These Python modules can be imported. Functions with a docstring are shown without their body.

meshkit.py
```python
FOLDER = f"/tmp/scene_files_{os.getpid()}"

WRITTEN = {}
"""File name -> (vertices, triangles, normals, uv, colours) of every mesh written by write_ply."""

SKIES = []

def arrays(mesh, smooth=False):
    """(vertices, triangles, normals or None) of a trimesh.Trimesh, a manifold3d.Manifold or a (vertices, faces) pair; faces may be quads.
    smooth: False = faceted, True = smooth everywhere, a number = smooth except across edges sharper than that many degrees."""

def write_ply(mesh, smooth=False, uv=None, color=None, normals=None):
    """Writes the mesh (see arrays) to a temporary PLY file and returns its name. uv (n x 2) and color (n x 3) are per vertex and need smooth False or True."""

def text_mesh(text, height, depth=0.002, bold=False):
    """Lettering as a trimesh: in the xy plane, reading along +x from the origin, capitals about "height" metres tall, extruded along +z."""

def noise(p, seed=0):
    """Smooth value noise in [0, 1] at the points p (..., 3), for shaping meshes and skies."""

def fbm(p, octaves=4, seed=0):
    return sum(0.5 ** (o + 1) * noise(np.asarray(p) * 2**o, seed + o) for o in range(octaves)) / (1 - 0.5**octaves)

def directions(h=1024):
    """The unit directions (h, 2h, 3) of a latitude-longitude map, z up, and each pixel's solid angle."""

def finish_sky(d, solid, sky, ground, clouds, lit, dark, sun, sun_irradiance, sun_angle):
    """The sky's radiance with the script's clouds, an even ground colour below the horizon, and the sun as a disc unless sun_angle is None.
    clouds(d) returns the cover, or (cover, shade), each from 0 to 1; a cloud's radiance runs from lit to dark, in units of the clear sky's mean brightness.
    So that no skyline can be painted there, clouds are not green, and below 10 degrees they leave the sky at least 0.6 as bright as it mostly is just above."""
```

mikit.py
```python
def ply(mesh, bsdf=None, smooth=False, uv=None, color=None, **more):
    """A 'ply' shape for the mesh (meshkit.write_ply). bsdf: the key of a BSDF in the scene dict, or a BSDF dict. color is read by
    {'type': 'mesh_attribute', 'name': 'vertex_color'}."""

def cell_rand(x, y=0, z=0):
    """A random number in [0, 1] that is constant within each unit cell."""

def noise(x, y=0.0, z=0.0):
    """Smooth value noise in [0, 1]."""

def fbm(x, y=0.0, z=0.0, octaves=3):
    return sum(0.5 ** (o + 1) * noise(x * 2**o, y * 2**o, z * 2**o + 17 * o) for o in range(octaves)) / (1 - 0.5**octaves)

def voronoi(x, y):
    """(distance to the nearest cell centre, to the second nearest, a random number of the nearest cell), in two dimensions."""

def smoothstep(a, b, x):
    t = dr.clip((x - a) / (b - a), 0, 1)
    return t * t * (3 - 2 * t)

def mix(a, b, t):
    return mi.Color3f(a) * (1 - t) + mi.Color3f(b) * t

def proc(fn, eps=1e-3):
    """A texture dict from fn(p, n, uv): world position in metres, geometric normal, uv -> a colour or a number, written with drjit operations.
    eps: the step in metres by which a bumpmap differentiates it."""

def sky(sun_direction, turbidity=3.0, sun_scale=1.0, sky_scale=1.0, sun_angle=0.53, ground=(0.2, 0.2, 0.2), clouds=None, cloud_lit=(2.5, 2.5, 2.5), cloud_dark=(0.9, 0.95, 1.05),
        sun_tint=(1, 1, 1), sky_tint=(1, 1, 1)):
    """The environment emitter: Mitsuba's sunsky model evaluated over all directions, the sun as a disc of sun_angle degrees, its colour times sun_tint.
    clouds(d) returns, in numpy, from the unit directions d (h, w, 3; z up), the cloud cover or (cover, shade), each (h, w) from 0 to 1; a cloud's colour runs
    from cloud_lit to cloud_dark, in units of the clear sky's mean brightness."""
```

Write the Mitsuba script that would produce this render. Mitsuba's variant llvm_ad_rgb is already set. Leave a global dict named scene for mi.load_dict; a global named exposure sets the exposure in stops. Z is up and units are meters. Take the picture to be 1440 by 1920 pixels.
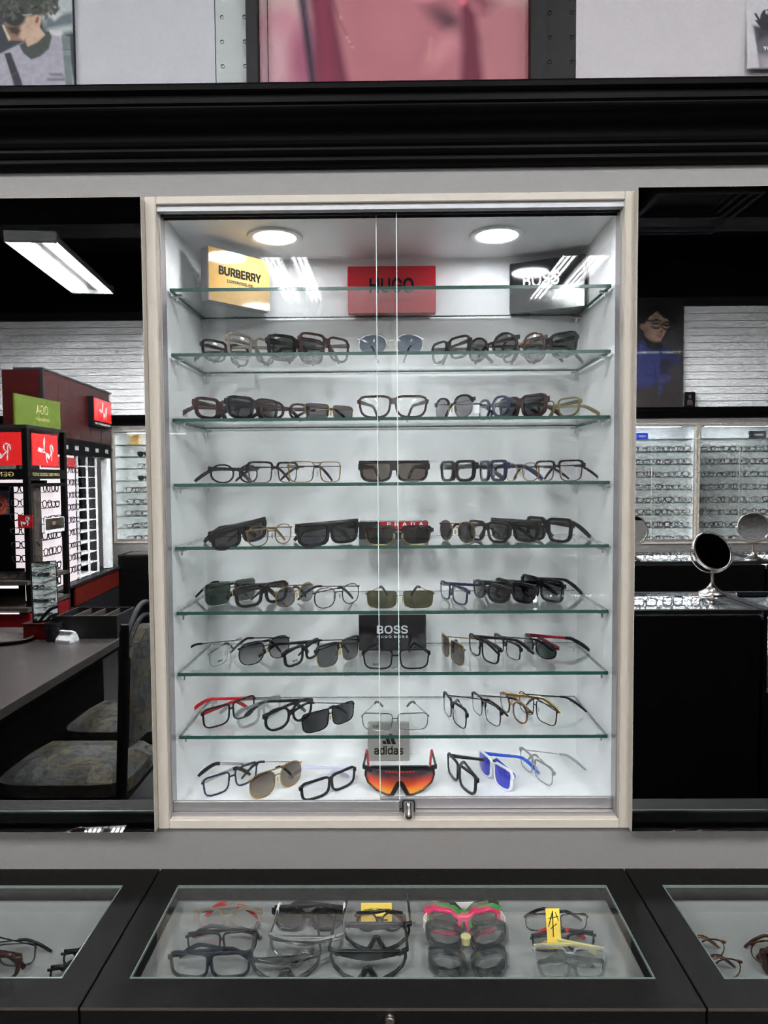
import math, random
import numpy as np
import trimesh, shapely
from shapely.geometry import Polygon, LineString, Point, box as sbox
from shapely.ops import unary_union
from shapely import affinity
import drjit as dr
import mitsuba as mi
import mikit, meshkit
from mikit import ply, proc, noise, fbm, cell_rand, smoothstep, mix

T = mi.ScalarTransform4f
scene, labels = {'type': 'scene'}, {}
random.seed(7)
RNG = np.random.RandomState(11)

# ------------------------------------------------------------------ camera, light, exposure
# world: x to the right along the front wall, y into the front wall, z up, the eye at (0, 0, 0); floor at z = -1.58
PITCH, ROLL, YAW, FPX = math.radians(2.743), math.radians(0.388), math.radians(0.604), 1329.0
FW = np.array([-math.sin(YAW) * math.cos(PITCH), math.cos(YAW) * math.cos(PITCH), -math.sin(PITCH)])
_rt = np.array([math.cos(YAW), math.sin(YAW), 0.0]); _dn = np.cross(FW, _rt)
RT = math.cos(ROLL) * _rt + math.sin(ROLL) * _dn
DN = -math.sin(ROLL) * _rt + math.cos(ROLL) * _dn
scene['camera'] = {'type': 'perspective', 'fov': 2 * math.degrees(math.atan(720 / FPX)), 'fov_axis': 'x', 'near_clip': 0.02, 'far_clip': 50.0,
                   'to_world': T().look_at(origin=[0, 0, 0], target=FW.tolist(), up=(-DN).tolist())}
exposure = 0.1
TUBE = (150.0, 153.0, 156.0)          # radiance of the ceiling's fluorescent tubes
DOWN = (54.0, 56.0, 58.5)          # of the recessed lamps in the cabinet
BACKLAMP = (9.0, 9.6, 10.2)        # of the lamps in the cabinets across the room
LED = (9.0, 10.5, 14.0)            # of the strips in the glass counters
BACKLIT = (0.86, 0.76, 0.80)       # of the lit panels in the red display stand
RED_SIGN = (0.42, 0.012, 0.010)    # of the lit red sign faces


def ray(u, w): return FW + (u - 720) / FPX * RT + (w - 960) / FPX * DN
def at_y(u, w, y): d = ray(u, w); return d * (y / d[1])
def at_z(u, w, z): d = ray(u, w); return d * (z / d[2])
def lin(r, g, b): return [float((v / 255 / 12.92) if v / 255 <= 0.04045 else ((v / 255 + 0.055) / 1.055) ** 2.4) for v in (r, g, b)]
def rgb(c): return {'type': 'rgb', 'value': [float(x) for x in c]}


# ------------------------------------------------------------------ materials
def mat(name, d): scene[name] = d; return name
def two(d): return {'type': 'twosided', 'bsdf': d}
def prin(name, col, rough=0.5, metal=0.0, spec=0.5, **kw):
    return mat(name, two({'type': 'principled', 'base_color': col if isinstance(col, dict) else rgb(col), 'roughness': rough, 'metallic': metal, 'specular': spec, **kw}))


prin('m_wall', proc(lambda p, n, uv: mi.Color3f(0.172, 0.162, 0.153) * (0.95 + 0.1 * fbm(p.x * 300, p.y * 300, p.z * 300))), 0.6)
prin('m_cream', (0.44, 0.395, 0.335), 0.45, 0, 0.2)
prin('m_white', lin(238, 238, 240), 0.5)
prin('m_trackwhite', (0.46, 0.46, 0.47), 0.4, 0, 0.2)
prin('m_cabwhite', (0.835, 0.84, 0.845), 0.5, 0, 0.3)
prin('m_panelwhite', (0.10, 0.09, 0.095), 0.5, 0, 0.1)
prin('m_board', proc(lambda p, n, uv: mi.Color3f(0.27, 0.27, 0.288) * (0.94 + 0.12 * fbm(p.x * 260, p.z * 260, p.y))), 0.55)
prin('m_board_warm', proc(lambda p, n, uv: mi.Color3f(0.30, 0.278, 0.284) * (0.94 + 0.12 * fbm(p.x * 260, p.z * 260, p.y))), 0.55)
prin('m_perf', (0.20, 0.215, 0.21), 0.45, 0.1)
prin('m_black', (0.0022, 0.002, 0.0022), 0.4, 0, 0.07)
prin('m_blackmatte', (0.0018, 0.0018, 0.002), 0.7, 0, 0.04)
prin('m_hole', lin(10, 10, 10), 0.9)
prin('m_crown', (0.0018, 0.0017, 0.0018), 0.42, 0, 0.045)
prin('m_counter', proc(lambda p, n, uv: mi.Color3f(0.0056, 0.0052, 0.0049) * (0.5 + 1.0 * noise(p.x * 900, p.y * 900, p.z * 900))), 0.5, 0, 0.05)
prin('m_alu', lin(176, 172, 172), 0.38, 0.75)
prin('m_cap', (0.03, 0.03, 0.03), 0.6, 0, 0.1)
prin('m_reflector', (0.035, 0.035, 0.035), 0.4)
prin('m_steel', lin(205, 205, 205), 0.2, 1.0)
prin('m_chrome', lin(215, 212, 210), 0.1, 1.0)
prin('m_satin', lin(205, 196, 188), 0.24, 1.0)
prin('m_edge', lin(34, 66, 58), 0.2)
prin('m_glassrim', lin(96, 110, 104), 0.25)
prin('m_dooredge', lin(214, 226, 222), 0.25)
prin('m_fabric', proc(lambda p, n, uv: mi.Color3f(0.30, 0.297, 0.29) * (0.86 + 0.14 * noise(p.x * 700, p.y * 700, p.z * 700)) * (0.92 + 0.08 * dr.sin(p.x * 2600) * dr.sin(p.y * 2600))), 0.9)
prin('m_floor', lin(26, 25, 25), 0.4, 0, 0.15)
prin('m_ceiling', lin(9, 9, 11), 0.85, 0, 0.05)
prin('m_beam', lin(28, 28, 30), 0.8, 0, 0.08)
prin('m_slat', (0.90, 0.90, 0.915), 0.5)
prin('m_groove', lin(40, 36, 38), 0.8)
prin('m_wood', proc(lambda p, n, uv: mix(mi.Color3f(0.034, 0.029, 0.028), mi.Color3f(0.022, 0.019, 0.0185), fbm(p.x * 3, p.y * 40, p.z * 3))), 0.3, 0, 0.25)
prin('m_darkwood', (0.002, 0.0018, 0.0018), 0.5, 0, 0.04)
prin('m_redwood', proc(lambda p, n, uv: mix(mi.Color3f(0.034, 0.0055, 0.005), mi.Color3f(0.020, 0.0035, 0.0035), fbm(p.x * 6, p.y * 6, p.z * 30))), 0.4, 0, 0.06)
prin('m_brick', lin(80, 24, 18), 0.4, 0, 0.1)
prin('m_redgloss', lin(96, 9, 15), 0.35, 0, 0.15)
prin('m_greydark', lin(28, 28, 30), 0.45, 0, 0.1)
prin('m_greybrown', lin(60, 54, 50), 0.5, 0, 0.15)
prin('m_print', {'type': 'mesh_attribute', 'name': 'vertex_color'}, 0.6, 0, 0.2)
prin('m_printgloss', {'type': 'mesh_attribute', 'name': 'vertex_color'}, 0.22)
mat('m_mirror', two({'type': 'conductor', 'material': 'none', 'specular_reflectance': rgb((0.90, 0.91, 0.905))}))
mat('m_door', {'type': 'thindielectric', 'int_ior': 1.45, 'specular_transmittance': rgb((0.97, 0.985, 0.98))})
mat('m_shelf', {'type': 'thindielectric', 'int_ior': 1.5, 'specular_transmittance': rgb((0.978, 1.0, 0.992))})
mat('m_showglass', {'type': 'thindielectric', 'int_ior': 1.3, 'specular_transmittance': rgb((0.95, 0.97, 0.97))})
mat('m_pane', {'type': 'thindielectric', 'int_ior': 1.5, 'specular_transmittance': rgb((0.93, 0.96, 0.95))})


def fabric_pattern(p, n, uv):
    q = fbm(p.x * 12 + 3, p.y * 12, p.z * 12)
    a = fbm(p.x * 60 + 8 * q, p.y * 60, p.z * 60 + 8 * q); b = fbm(p.x * 130 + 9 * q, p.y * 200, p.z * 160)
    k = cell_rand(dr.floor(p.x * 11 + p.z * 4), dr.floor(p.y * 11 + p.z * 3), 2)
    c = mix(mi.Color3f(0.050, 0.052, 0.050), mi.Color3f(0.066, 0.058, 0.038), smoothstep(0.4, 0.6, q))
    c = mix(c, mi.Color3f(0.014, 0.015, 0.019), 0.7 * smoothstep(0.47, 0.6, a))
    c = mix(c, mi.Color3f(0.085, 0.082, 0.075), 0.55 * smoothstep(0.55, 0.66, b))
    return c * (0.55 + 0.8 * k)


prin('m_upholstery', proc(fabric_pattern), 0.85, 0, 0.1)
# eyeglass frame colours
FR = {'black': ((13, 12, 14), 0.24, 0), 'darkred': ((112, 20, 34), 0.3, 0), 'darkbrown': ((46, 28, 24), 0.2, 0), 'tortoise': None, 'smoke': ((118, 108, 98), 0.2, 0), 'navy': ((28, 33, 58), 0.25, 0),
      'blue': ((44, 50, 74), 0.25, 0), 'olive': ((104, 98, 66), 0.25, 0), 'gold': ((196, 164, 112), 0.25, 1), 'silver': ((196, 194, 192), 0.2, 1), 'gunmetal': ((96, 92, 92), 0.3, 1),
      'bronze': ((128, 92, 70), 0.3, 1), 'white': ((232, 232, 238), 0.3, 0), 'lilac': ((206, 202, 226), 0.35, 0), 'red': ((176, 24, 34), 0.35, 0), 'royal': ((44, 84, 190), 0.35, 0),
      'crystal': ((226, 230, 230), 0.12, 0), 'grey': ((140, 142, 142), 0.3, 0), 'blackmetal': ((30, 30, 32), 0.3, 0.6), 'pink': ((214, 60, 104), 0.35, 0), 'green': ((54, 140, 62), 0.35, 0),
      'darknavy': ((16, 18, 30), 0.2, 0), 'khaki': ((190, 178, 116), 0.4, 0), 'yellow': ((222, 186, 66), 0.5, 0), 'padwhite': ((222, 214, 208), 0.6, 0)}
for k, v in FR.items():
    if v: prin('f_' + k, lin(*v[0]), v[1], v[2], 0.3 if not v[2] else 0.5)
prin('f_tortoise', proc(lambda p, n, uv: mix(mi.Color3f(0.030, 0.014, 0.010), mi.Color3f(0.30, 0.15, 0.055), smoothstep(0.56, 0.72, fbm(p.x * 110, p.y * 110, p.z * 110)))), 0.2)
for k, c in {'clear': (0.985, 0.99, 0.99), 'dark': (0.045, 0.046, 0.05), 'green': (0.05, 0.072, 0.06), 'brown': (0.13, 0.10, 0.085), 'grey': (0.12, 0.12, 0.125), 'blue': (0.24, 0.29, 0.36), 'olive': (0.10, 0.095, 0.05), 'mid': (0.30, 0.29, 0.30)}.items():
    mat('l_' + k, {'type': 'thindielectric', 'int_ior': 1.5, 'specular_transmittance': rgb(c)})
mat('l_grad', {'type': 'thindielectric', 'int_ior': 1.5, 'specular_transmittance': {'type': 'mesh_attribute', 'name': 'vertex_color'}})
mat('l_crystal', {'type': 'thindielectric', 'int_ior': 1.6, 'specular_transmittance': rgb((0.70, 0.72, 0.72))})
prin('l_fire', {'type': 'mesh_attribute', 'name': 'vertex_color'}, 0.12, 0.35)
prin('l_bluemirror', lin(62, 68, 190), 0.1, 0.4)


def glow(name, c, col=(0.7, 0.7, 0.7)):
    return {'type': 'area', 'radiance': rgb(c)}


# ------------------------------------------------------------------ scene helpers
def numbered(key):
    if key not in scene and key not in things: return key
    i = 1
    while f'{key}_{i:03d}' in scene or f'{key}_{i:03d}' in things: i += 1
    return f'{key}_{i:03d}'


things = set()


def thing(name, label, cat, group=None):
    key = numbered(name); things.add(key)
    labels[key] = {'label': label, 'category': cat, **({'group': group} if group else {})}
    return key


def obj(name, shape, parent=None, label=None, cat=None, group=None, kind=None):
    """One entry of the scene; shape is a ply dict."""
    key = numbered(f'{parent}__{name}' if parent else name)
    scene[key] = shape; things.add(key)
    d = {k: v for k, v in (('label', label), ('category', cat), ('group', group), ('kind', kind)) if v}
    if d: labels[key] = d
    return key


def add(name, mesh, m, parent=None, tw=None, smooth=False, emit=None, w=None, **kw):
    s = ply(mesh, m, smooth=smooth)
    if tw is not None: s['to_world'] = tw
    if emit is not None:
        s['emitter'] = {'type': 'area', 'radiance': rgb(emit)}
        if w is not None: s['emitter']['sampling_weight'] = float(w)
    return obj(name, s, parent, **kw)


def bx(x0, x1, y0, y1, z0, z1, c=0.0):
    """A box; with c its edges are chamfered."""
    x0, x1 = sorted((x0, x1)); y0, y1 = sorted((y0, y1)); z0, z1 = sorted((z0, z1))
    ctr = [(x0 + x1) / 2, (y0 + y1) / 2, (z0 + z1) / 2]; e = np.array([x1 - x0, y1 - y0, z1 - z0])
    if c <= 0:
        m = trimesh.creation.box(e)
    else:
        c = min(c, 0.45 * e.min()); h = e / 2
        pts = [[sx * (h[0] - (a != 0) * c), sy * (h[1] - (a != 1) * c), sz * (h[2] - (a != 2) * c)] for a in range(3) for sx in (-1, 1) for sy in (-1, 1) for sz in (-1, 1)]
        m = trimesh.Trimesh(pts).convex_hull
    m.apply_translation(ctr)
    return m


def cat(*ms):
    ms = [m for x in ms for m in (x if isinstance(x, (list, tuple)) else [x])]
    return trimesh.util.concatenate(ms)


def cyl(p0, p1, r, r1=None, n=16):
    p0, p1 = np.asarray(p0, float), np.asarray(p1, float); r1 = r if r1 is None else r1
    d = p1 - p0; L = np.linalg.norm(d); d = d / L
    a = np.cross(d, [0, 0, 1] if abs(d[2]) < 0.9 else [1, 0, 0]); a /= np.linalg.norm(a); b = np.cross(d, a)
    t = np.arange(n) * 2 * np.pi / n; ring = np.outer(np.cos(t), a) + np.outer(np.sin(t), b)
    v = np.vstack([p0 + r * ring, p1 + r1 * ring, p0, p1]); i = np.arange(n); j = (i + 1) % n
    f = np.vstack([np.c_[i, j, j + n], np.c_[i, j + n, i + n], np.c_[j, i, i * 0 + 2 * n], np.c_[i + n, j + n, i * 0 + 2 * n + 1]])
    return trimesh.Trimesh(v, f, process=False)


def lathe(prof, c=(0, 0, 0), n=32):
    m = trimesh.creation.revolve(np.asarray(prof, float), sections=n); m.apply_translation(c); return m


def sweep(path, r, n=8, closed=False):
    """A tube along a path; r one number or one per point."""
    P = np.asarray(path, float); N = len(P); r = np.broadcast_to(r, N)
    tan = np.gradient(P, axis=0) if not closed else np.roll(P, -1, 0) - np.roll(P, 1, 0)
    tan /= np.linalg.norm(tan, axis=1, keepdims=True)
    a = np.cross(tan[0], [0, 0, 1] if abs(tan[0][2]) < 0.9 else [1, 0, 0]); vs = []
    t = np.arange(n) * 2 * np.pi / n
    for k in range(N):
        a = a - tan[k] * (a @ tan[k]); a /= np.linalg.norm(a); b = np.cross(tan[k], a)
        vs.append(P[k] + r[k] * (np.outer(np.cos(t), a) + np.outer(np.sin(t), b)))
    v = np.vstack(vs); fs = []; i = np.arange(n); j = (i + 1) % n
    for k in range(N if closed else N - 1):
        o, q = k * n, ((k + 1) % N) * n
        fs += [np.c_[o + i, o + j, q + j], np.c_[o + i, q + j, q + i]]
    if not closed:
        v = np.vstack([v, P[0], P[-1]]); fs += [np.c_[j, i, i * 0 + N * n], np.c_[(N - 1) * n + i, (N - 1) * n + j, i * 0 + N * n + 1]]
    return trimesh.Trimesh(v, np.vstack(fs), process=False)


def extrude(poly, d):
    return cat([trimesh.creation.extrude_polygon(g, d, engine='earcut') for g in getattr(poly, 'geoms', [poly])])


def upright(m, y=0.0):
    """A mesh drawn in xy and extruded along +z, turned to stand in xz with its front (the far end of the extrusion) towards -y."""
    v = m.vertices.copy(); out = np.c_[v[:, 0], y - v[:, 2], v[:, 1]]
    return trimesh.Trimesh(out, m.faces, process=False)


def frame_of(o, yaw):
    """Local to world: yaw about z (radians), then to o."""
    return T().translate([float(x) for x in o]).rotate([0, 0, 1], math.degrees(yaw))


def words(text, height, depth=0.001, bold=False, width=None, spacing=None):
    """Lettering centred on x = 0 with its base on y = 0."""
    if spacing:
        ms, x = [], 0.0
        for ch in text:
            if ch == ' ': x += height * 0.45; continue
            m = meshkit.text_mesh(ch, height, depth, bold); b = m.bounds
            m.apply_translation([x - b[0][0], 0, 0]); x += b[1][0] - b[0][0] + spacing; ms.append(m)
        m = cat(ms)
    else:
        m = meshkit.text_mesh(text, height, depth, bold)
    b = m.bounds; m.apply_translation([-(b[0][0] + b[1][0]) / 2, 0, 0])
    if width: m.apply_scale([width / (b[1][0] - b[0][0]), 1, 1])
    return m


def painted(name, w, h, fn, m, parent, tw, nx=90, ny=90, depth=None, **kw):
    """A flat print w by h metres standing in local xz (front to -y); fn(u, v) -> colours, u from 0 to 1 across, v from 0 to 1 downwards."""
    u, v = np.meshgrid(np.linspace(0, 1, nx), np.linspace(0, 1, ny))
    col = np.clip(np.asarray(fn(u, v), float).reshape(-1, 3), 0, 1)
    P = np.c_[(u.ravel() - 0.5) * w, np.zeros(u.size), (1 - v.ravel()) * h]
    q = (np.arange(ny - 1)[:, None] * nx + np.arange(nx - 1)).ravel()
    f = np.vstack([np.c_[q, q + nx, q + nx + 1], np.c_[q, q + nx + 1, q + 1]])
    s = ply((P, f), m, smooth=False, color=col); s['to_world'] = tw
    return obj(name, s, parent, **kw)


class Canvas:
    """Soft shapes on a colour array, for prints on posters."""
    def __init__(self, u, v, base): self.u, self.v = u, v; self.c = np.ones(u.shape + (3,)) * 0.45 * np.asarray(lin(*base))
    def put(self, a, col): a = np.clip(a, 0, 1)[..., None]; self.c = self.c * (1 - a) + 0.45 * np.asarray(lin(*col)) * a
    def ellipse(self, x, y, rx, ry, col, soft=0.1, ang=0.0, op=1.0):
        du, dv = self.u - x, self.v - y; c, s = math.cos(ang), math.sin(ang)
        d = np.sqrt(((du * c + dv * s) / rx) ** 2 + ((-du * s + dv * c) / ry) ** 2)
        self.put(op * (1 - (d - 1 + soft / 2) / soft), col)
    def poly(self, pts, col, soft=0.008, op=1.0):
        g = Polygon(pts).buffer(0); pt = shapely.points(self.u, self.v)
        d = shapely.distance(g.boundary, pt); d = np.where(shapely.contains(g, pt), d, -d)
        self.put(op * (0.5 + d / soft), col)
    def line(self, pts, w, col, op=1.0, soft=0.008):
        d = shapely.distance(LineString(pts), shapely.points(self.u, self.v)); self.put(op * (0.5 + (w - d) / soft), col)
    def noise(self, amt, f, seed=0):
        n = meshkit.fbm(np.stack([self.u * f, self.v * f, 0 * self.u], -1), 4, seed); self.c = self.c * (1 + amt * (n[..., None] - 0.5) * 2)


# ------------------------------------------------------------------ the room
YW = 1.33                    # the front wall
MIR = 1.30                   # the mirrors' glass
FLOOR, CEIL = -1.58, 2.30
YBR, YBL = -4.40, -4.80      # the wall across the room, right and left of a step
XL, XR = -5.2, 5.6
hole = sbox(-0.436, -0.656, 0.436, 0.506)
wallp = sbox(XL, FLOOR, XR, CEIL).difference(hole)
add('wall_front', cat(upright(extrude(wallp, 0.05), YW + 0.05), bx(XL, XR, 1.68, 1.75, FLOOR, CEIL), bx(XL, XL + 0.05, YW + 0.05, 1.68, FLOOR, CEIL), bx(XR - 0.05, XR, YW + 0.05, 1.68, FLOOR, CEIL)), 'm_wall', kind='structure')
add('floor', bx(XL, XR, YBL - 0.1, YW + 0.05, FLOOR - 0.1, FLOOR), 'm_floor', kind='structure')
add('ceiling', bx(XL, XR, YBL - 0.1, YW + 0.05, CEIL, CEIL + 0.1), 'm_ceiling', kind='structure')
add('wall_left', bx(XL - 0.1, XL, YBL - 0.1, YW + 0.05, FLOOR, CEIL), 'm_wall', kind='structure')
add('wall_right', bx(XR, XR + 0.1, YBL - 0.1, YW + 0.05, FLOOR, CEIL), 'm_wall', kind='structure')
add('ceiling_beam', bx(XL, XR, -2.98, -3.30, 1.985, CEIL), 'm_beam', label='dark grey beam under the black ceiling, seen at the top of the mirrors', kind='structure')


# crown moulding: a profile swept along the wall, drawn from its edges in the photograph
def crown(y_of, sgn, x0, x1, z0):
    prof = [(0, 0), (0.010, 0), (0.012, 0.006), (0.020, 0.010), (0.020, 0.018), (0.027, 0.022), (0.030, 0.028), (0.030, 0.034), (0.036, 0.038), (0.0375, 0.043)]
    for t in np.linspace(0, 1, 9): prof.append((0.0385 + 0.034 * (1 - math.cos(t * math.pi / 2)), 0.045 + 0.036 * math.sin(t * math.pi / 2)))
    prof += [(0.076, 0.084), (0.082, 0.086), (0.0835, 0.090), (0.083, 0.094), (0.088, 0.097), (0.0885, 0.112), (0.094, 0.115), (0.100, 0.117), (0.101, 0.126), (0.099, 0.131), (0, 0.131)]
    pts = np.array(prof); n = len(pts)
    v = np.vstack([np.c_[np.full(n, x), y_of - sgn * pts[:, 0], z0 + 0.79 * pts[:, 1]] for x in (x0, x1)])
    i = np.arange(n); j = (i + 1) % n
    f = np.vstack([np.c_[i, j, j + n], np.c_[i, j + n, i + n]])
    return trimesh.Trimesh(v, f, process=False)


add('trim_1', crown(YW, 1, XL, XR, 0.567), 'm_crown', smooth=28, kind='structure')

# upper wall above the moulding: boards, uprights with holes
zu0, zu1 = 0.66, 1.75
PX = lambda u: float(at_y(u, 100, 1.322)[0])
yb_ = YW - 0.012
add('board', bx(XL + 0.5, PX(404), yb_, YW - 0.001, zu0, zu1), 'm_board', 'wall_front', label='pale grey upper board')
add('board', bx(PX(1079), XR - 0.5, yb_, YW - 0.001, zu0, zu1), 'm_board_warm', 'wall_front', label='pale pinkish upper board')


def perforated(x0, x1, m, hm, label):
    k = add('perforated_strip', bx(x0, x1, yb_ + 0.003, YW - 0.001, zu0, zu1), m, 'wall_front', label=label)
    for xx in (x0 + 0.2 * (x1 - x0), x0 + 0.88 * (x1 - x0)):
        z = 0.705
        while z < 0.95:
            h = lathe([(0, 0), (0.0024, 0), (0.0032, 0.0012), (0.0032, 0.002)], n=12); h = trimesh.Trimesh(np.c_[h.vertices[:, 0] + xx, yb_ + 0.0035 - h.vertices[:, 2], h.vertices[:, 1] + z], h.faces, process=False)
            add('hole', h, hm, k); z += 0.0432


perforated(PX(405), PX(467), 'm_perf', 'm_hole', 'grey metal strip with holes')
add('upright', bx(PX(467), PX(487), YW - 0.035, YW - 0.001, zu0, zu1), 'm_black', 'wall_front', label='black upright')
add('upright', bx(PX(990), PX(1017), YW - 0.035, YW - 0.001, zu0, zu1), 'm_black', 'wall_front', label='black upright')
perforated(PX(1018), PX(1079), 'm_black', 'm_greydark', 'black strip with holes')


# posters above the moulding (u, v in the poster's own plane)
def poster_face(u, v):      # drawn in columns 488 to 989 and rows 0 to 150
    c = Canvas(u, v, (204, 130, 138)); X = lambda px: (px - 488) / 501; Y = lambda py: py / 150
    P = lambda *a: [(X(x), Y(y)) for x, y in a]
    c.ellipse(X(525), Y(30), 0.10, 0.36, (232, 216, 206), 0.9); c.ellipse(X(530), Y(100), 0.11, 0.5, (218, 152, 164), 0.8); c.ellipse(X(508), Y(140), 0.06, 0.4, (226, 176, 184), 0.8)
    c.ellipse(X(575), Y(135), 0.06, 0.4, (176, 96, 122), 0.9)
    c.ellipse(X(960), Y(15), 0.10, 0.28, (232, 212, 202), 0.9); c.ellipse(X(955), Y(110), 0.12, 0.6, (196, 124, 130), 0.7)
    c.poly(P((640, -10), (880, -10), (850, 230), (660, 230)), (196, 118, 128), 0.10)
    c.ellipse(X(745), Y(75), 0.10, 0.3, (204, 126, 136), 1.2); c.ellipse(X(842), Y(70), 0.055, 0.24, (104, 58, 72), 1.1, -0.3, 0.85); c.ellipse(X(830), Y(120), 0.05, 0.25, (222, 144, 152), 0.9, 0.2, 0.8)
    c.ellipse(X(790), Y(-30), 0.155, 0.44, (222, 138, 150), 0.10); c.ellipse(X(760), Y(-20), 0.14, 0.36, (206, 120, 134), 1.0, op=0.6)
    c.poly(P((574, -10), (622, -10), (630, 60), (664, 230), (592, 230), (588, 60)), (116, 34, 62), 0.035); c.poly(P((590, -10), (612, -10), (622, 80), (640, 230), (604, 230)), (140, 44, 72), 0.05)
    c.poly(P((555, -10), (572, -10), (580, 50), (598, 230), (586, 230), (568, 80)), (44, 26, 46), 0.022); c.line(P((566, 0), (575, 60), (590, 120)), 0.003, (110, 92, 116), 0.6, 0.012)
    c.poly(P((862, 50), (872, 30), (892, 60), (912, 230), (858, 230), (866, 100)), (118, 34, 60), 0.035); c.poly(P((868, 20), (896, 10), (930, 40), (905, 60)), (150, 76, 92), 0.08)
    c.ellipse(X(866), Y(30), 0.018, 0.07, (236, 116, 134), 0.7)
    c.line(P((622, 20), (640, 70), (662, 115)), 0.003, (128, 62, 76), 0.7, 0.016)
    for x, y in ((652, 96), (656, 104), (661, 113), (640, 60)): c.ellipse(X(x), Y(y), 0.006, 0.022, (226, 158, 150), 0.8)
    c.line(P((808, 98), (802, 140)), 0.004, (226, 164, 146), 0.7, 0.016)
    return c.c


p = thing('poster', 'pink close-up poster of a neck and dark red scarf above the black moulding', 'poster')
tw = T().translate([PX(738.5), YW - 0.014, 0.70 - 0.03])
painted('print', PX(989) - PX(488), 0.30, lambda u, v: poster_face(u, (v - 0.277) / 0.486), 'm_print', p, tw, 130, 90)
add('backing', bx(PX(488), PX(989), YW - 0.0135, YW - 0.001, zu0, 0.97), 'm_white', p)
add('sheet_edge', bx(PX(504.5), PX(505.5), YW - 0.024, YW - 0.0195, zu0, 0.97), 'm_greydark', p)


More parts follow.
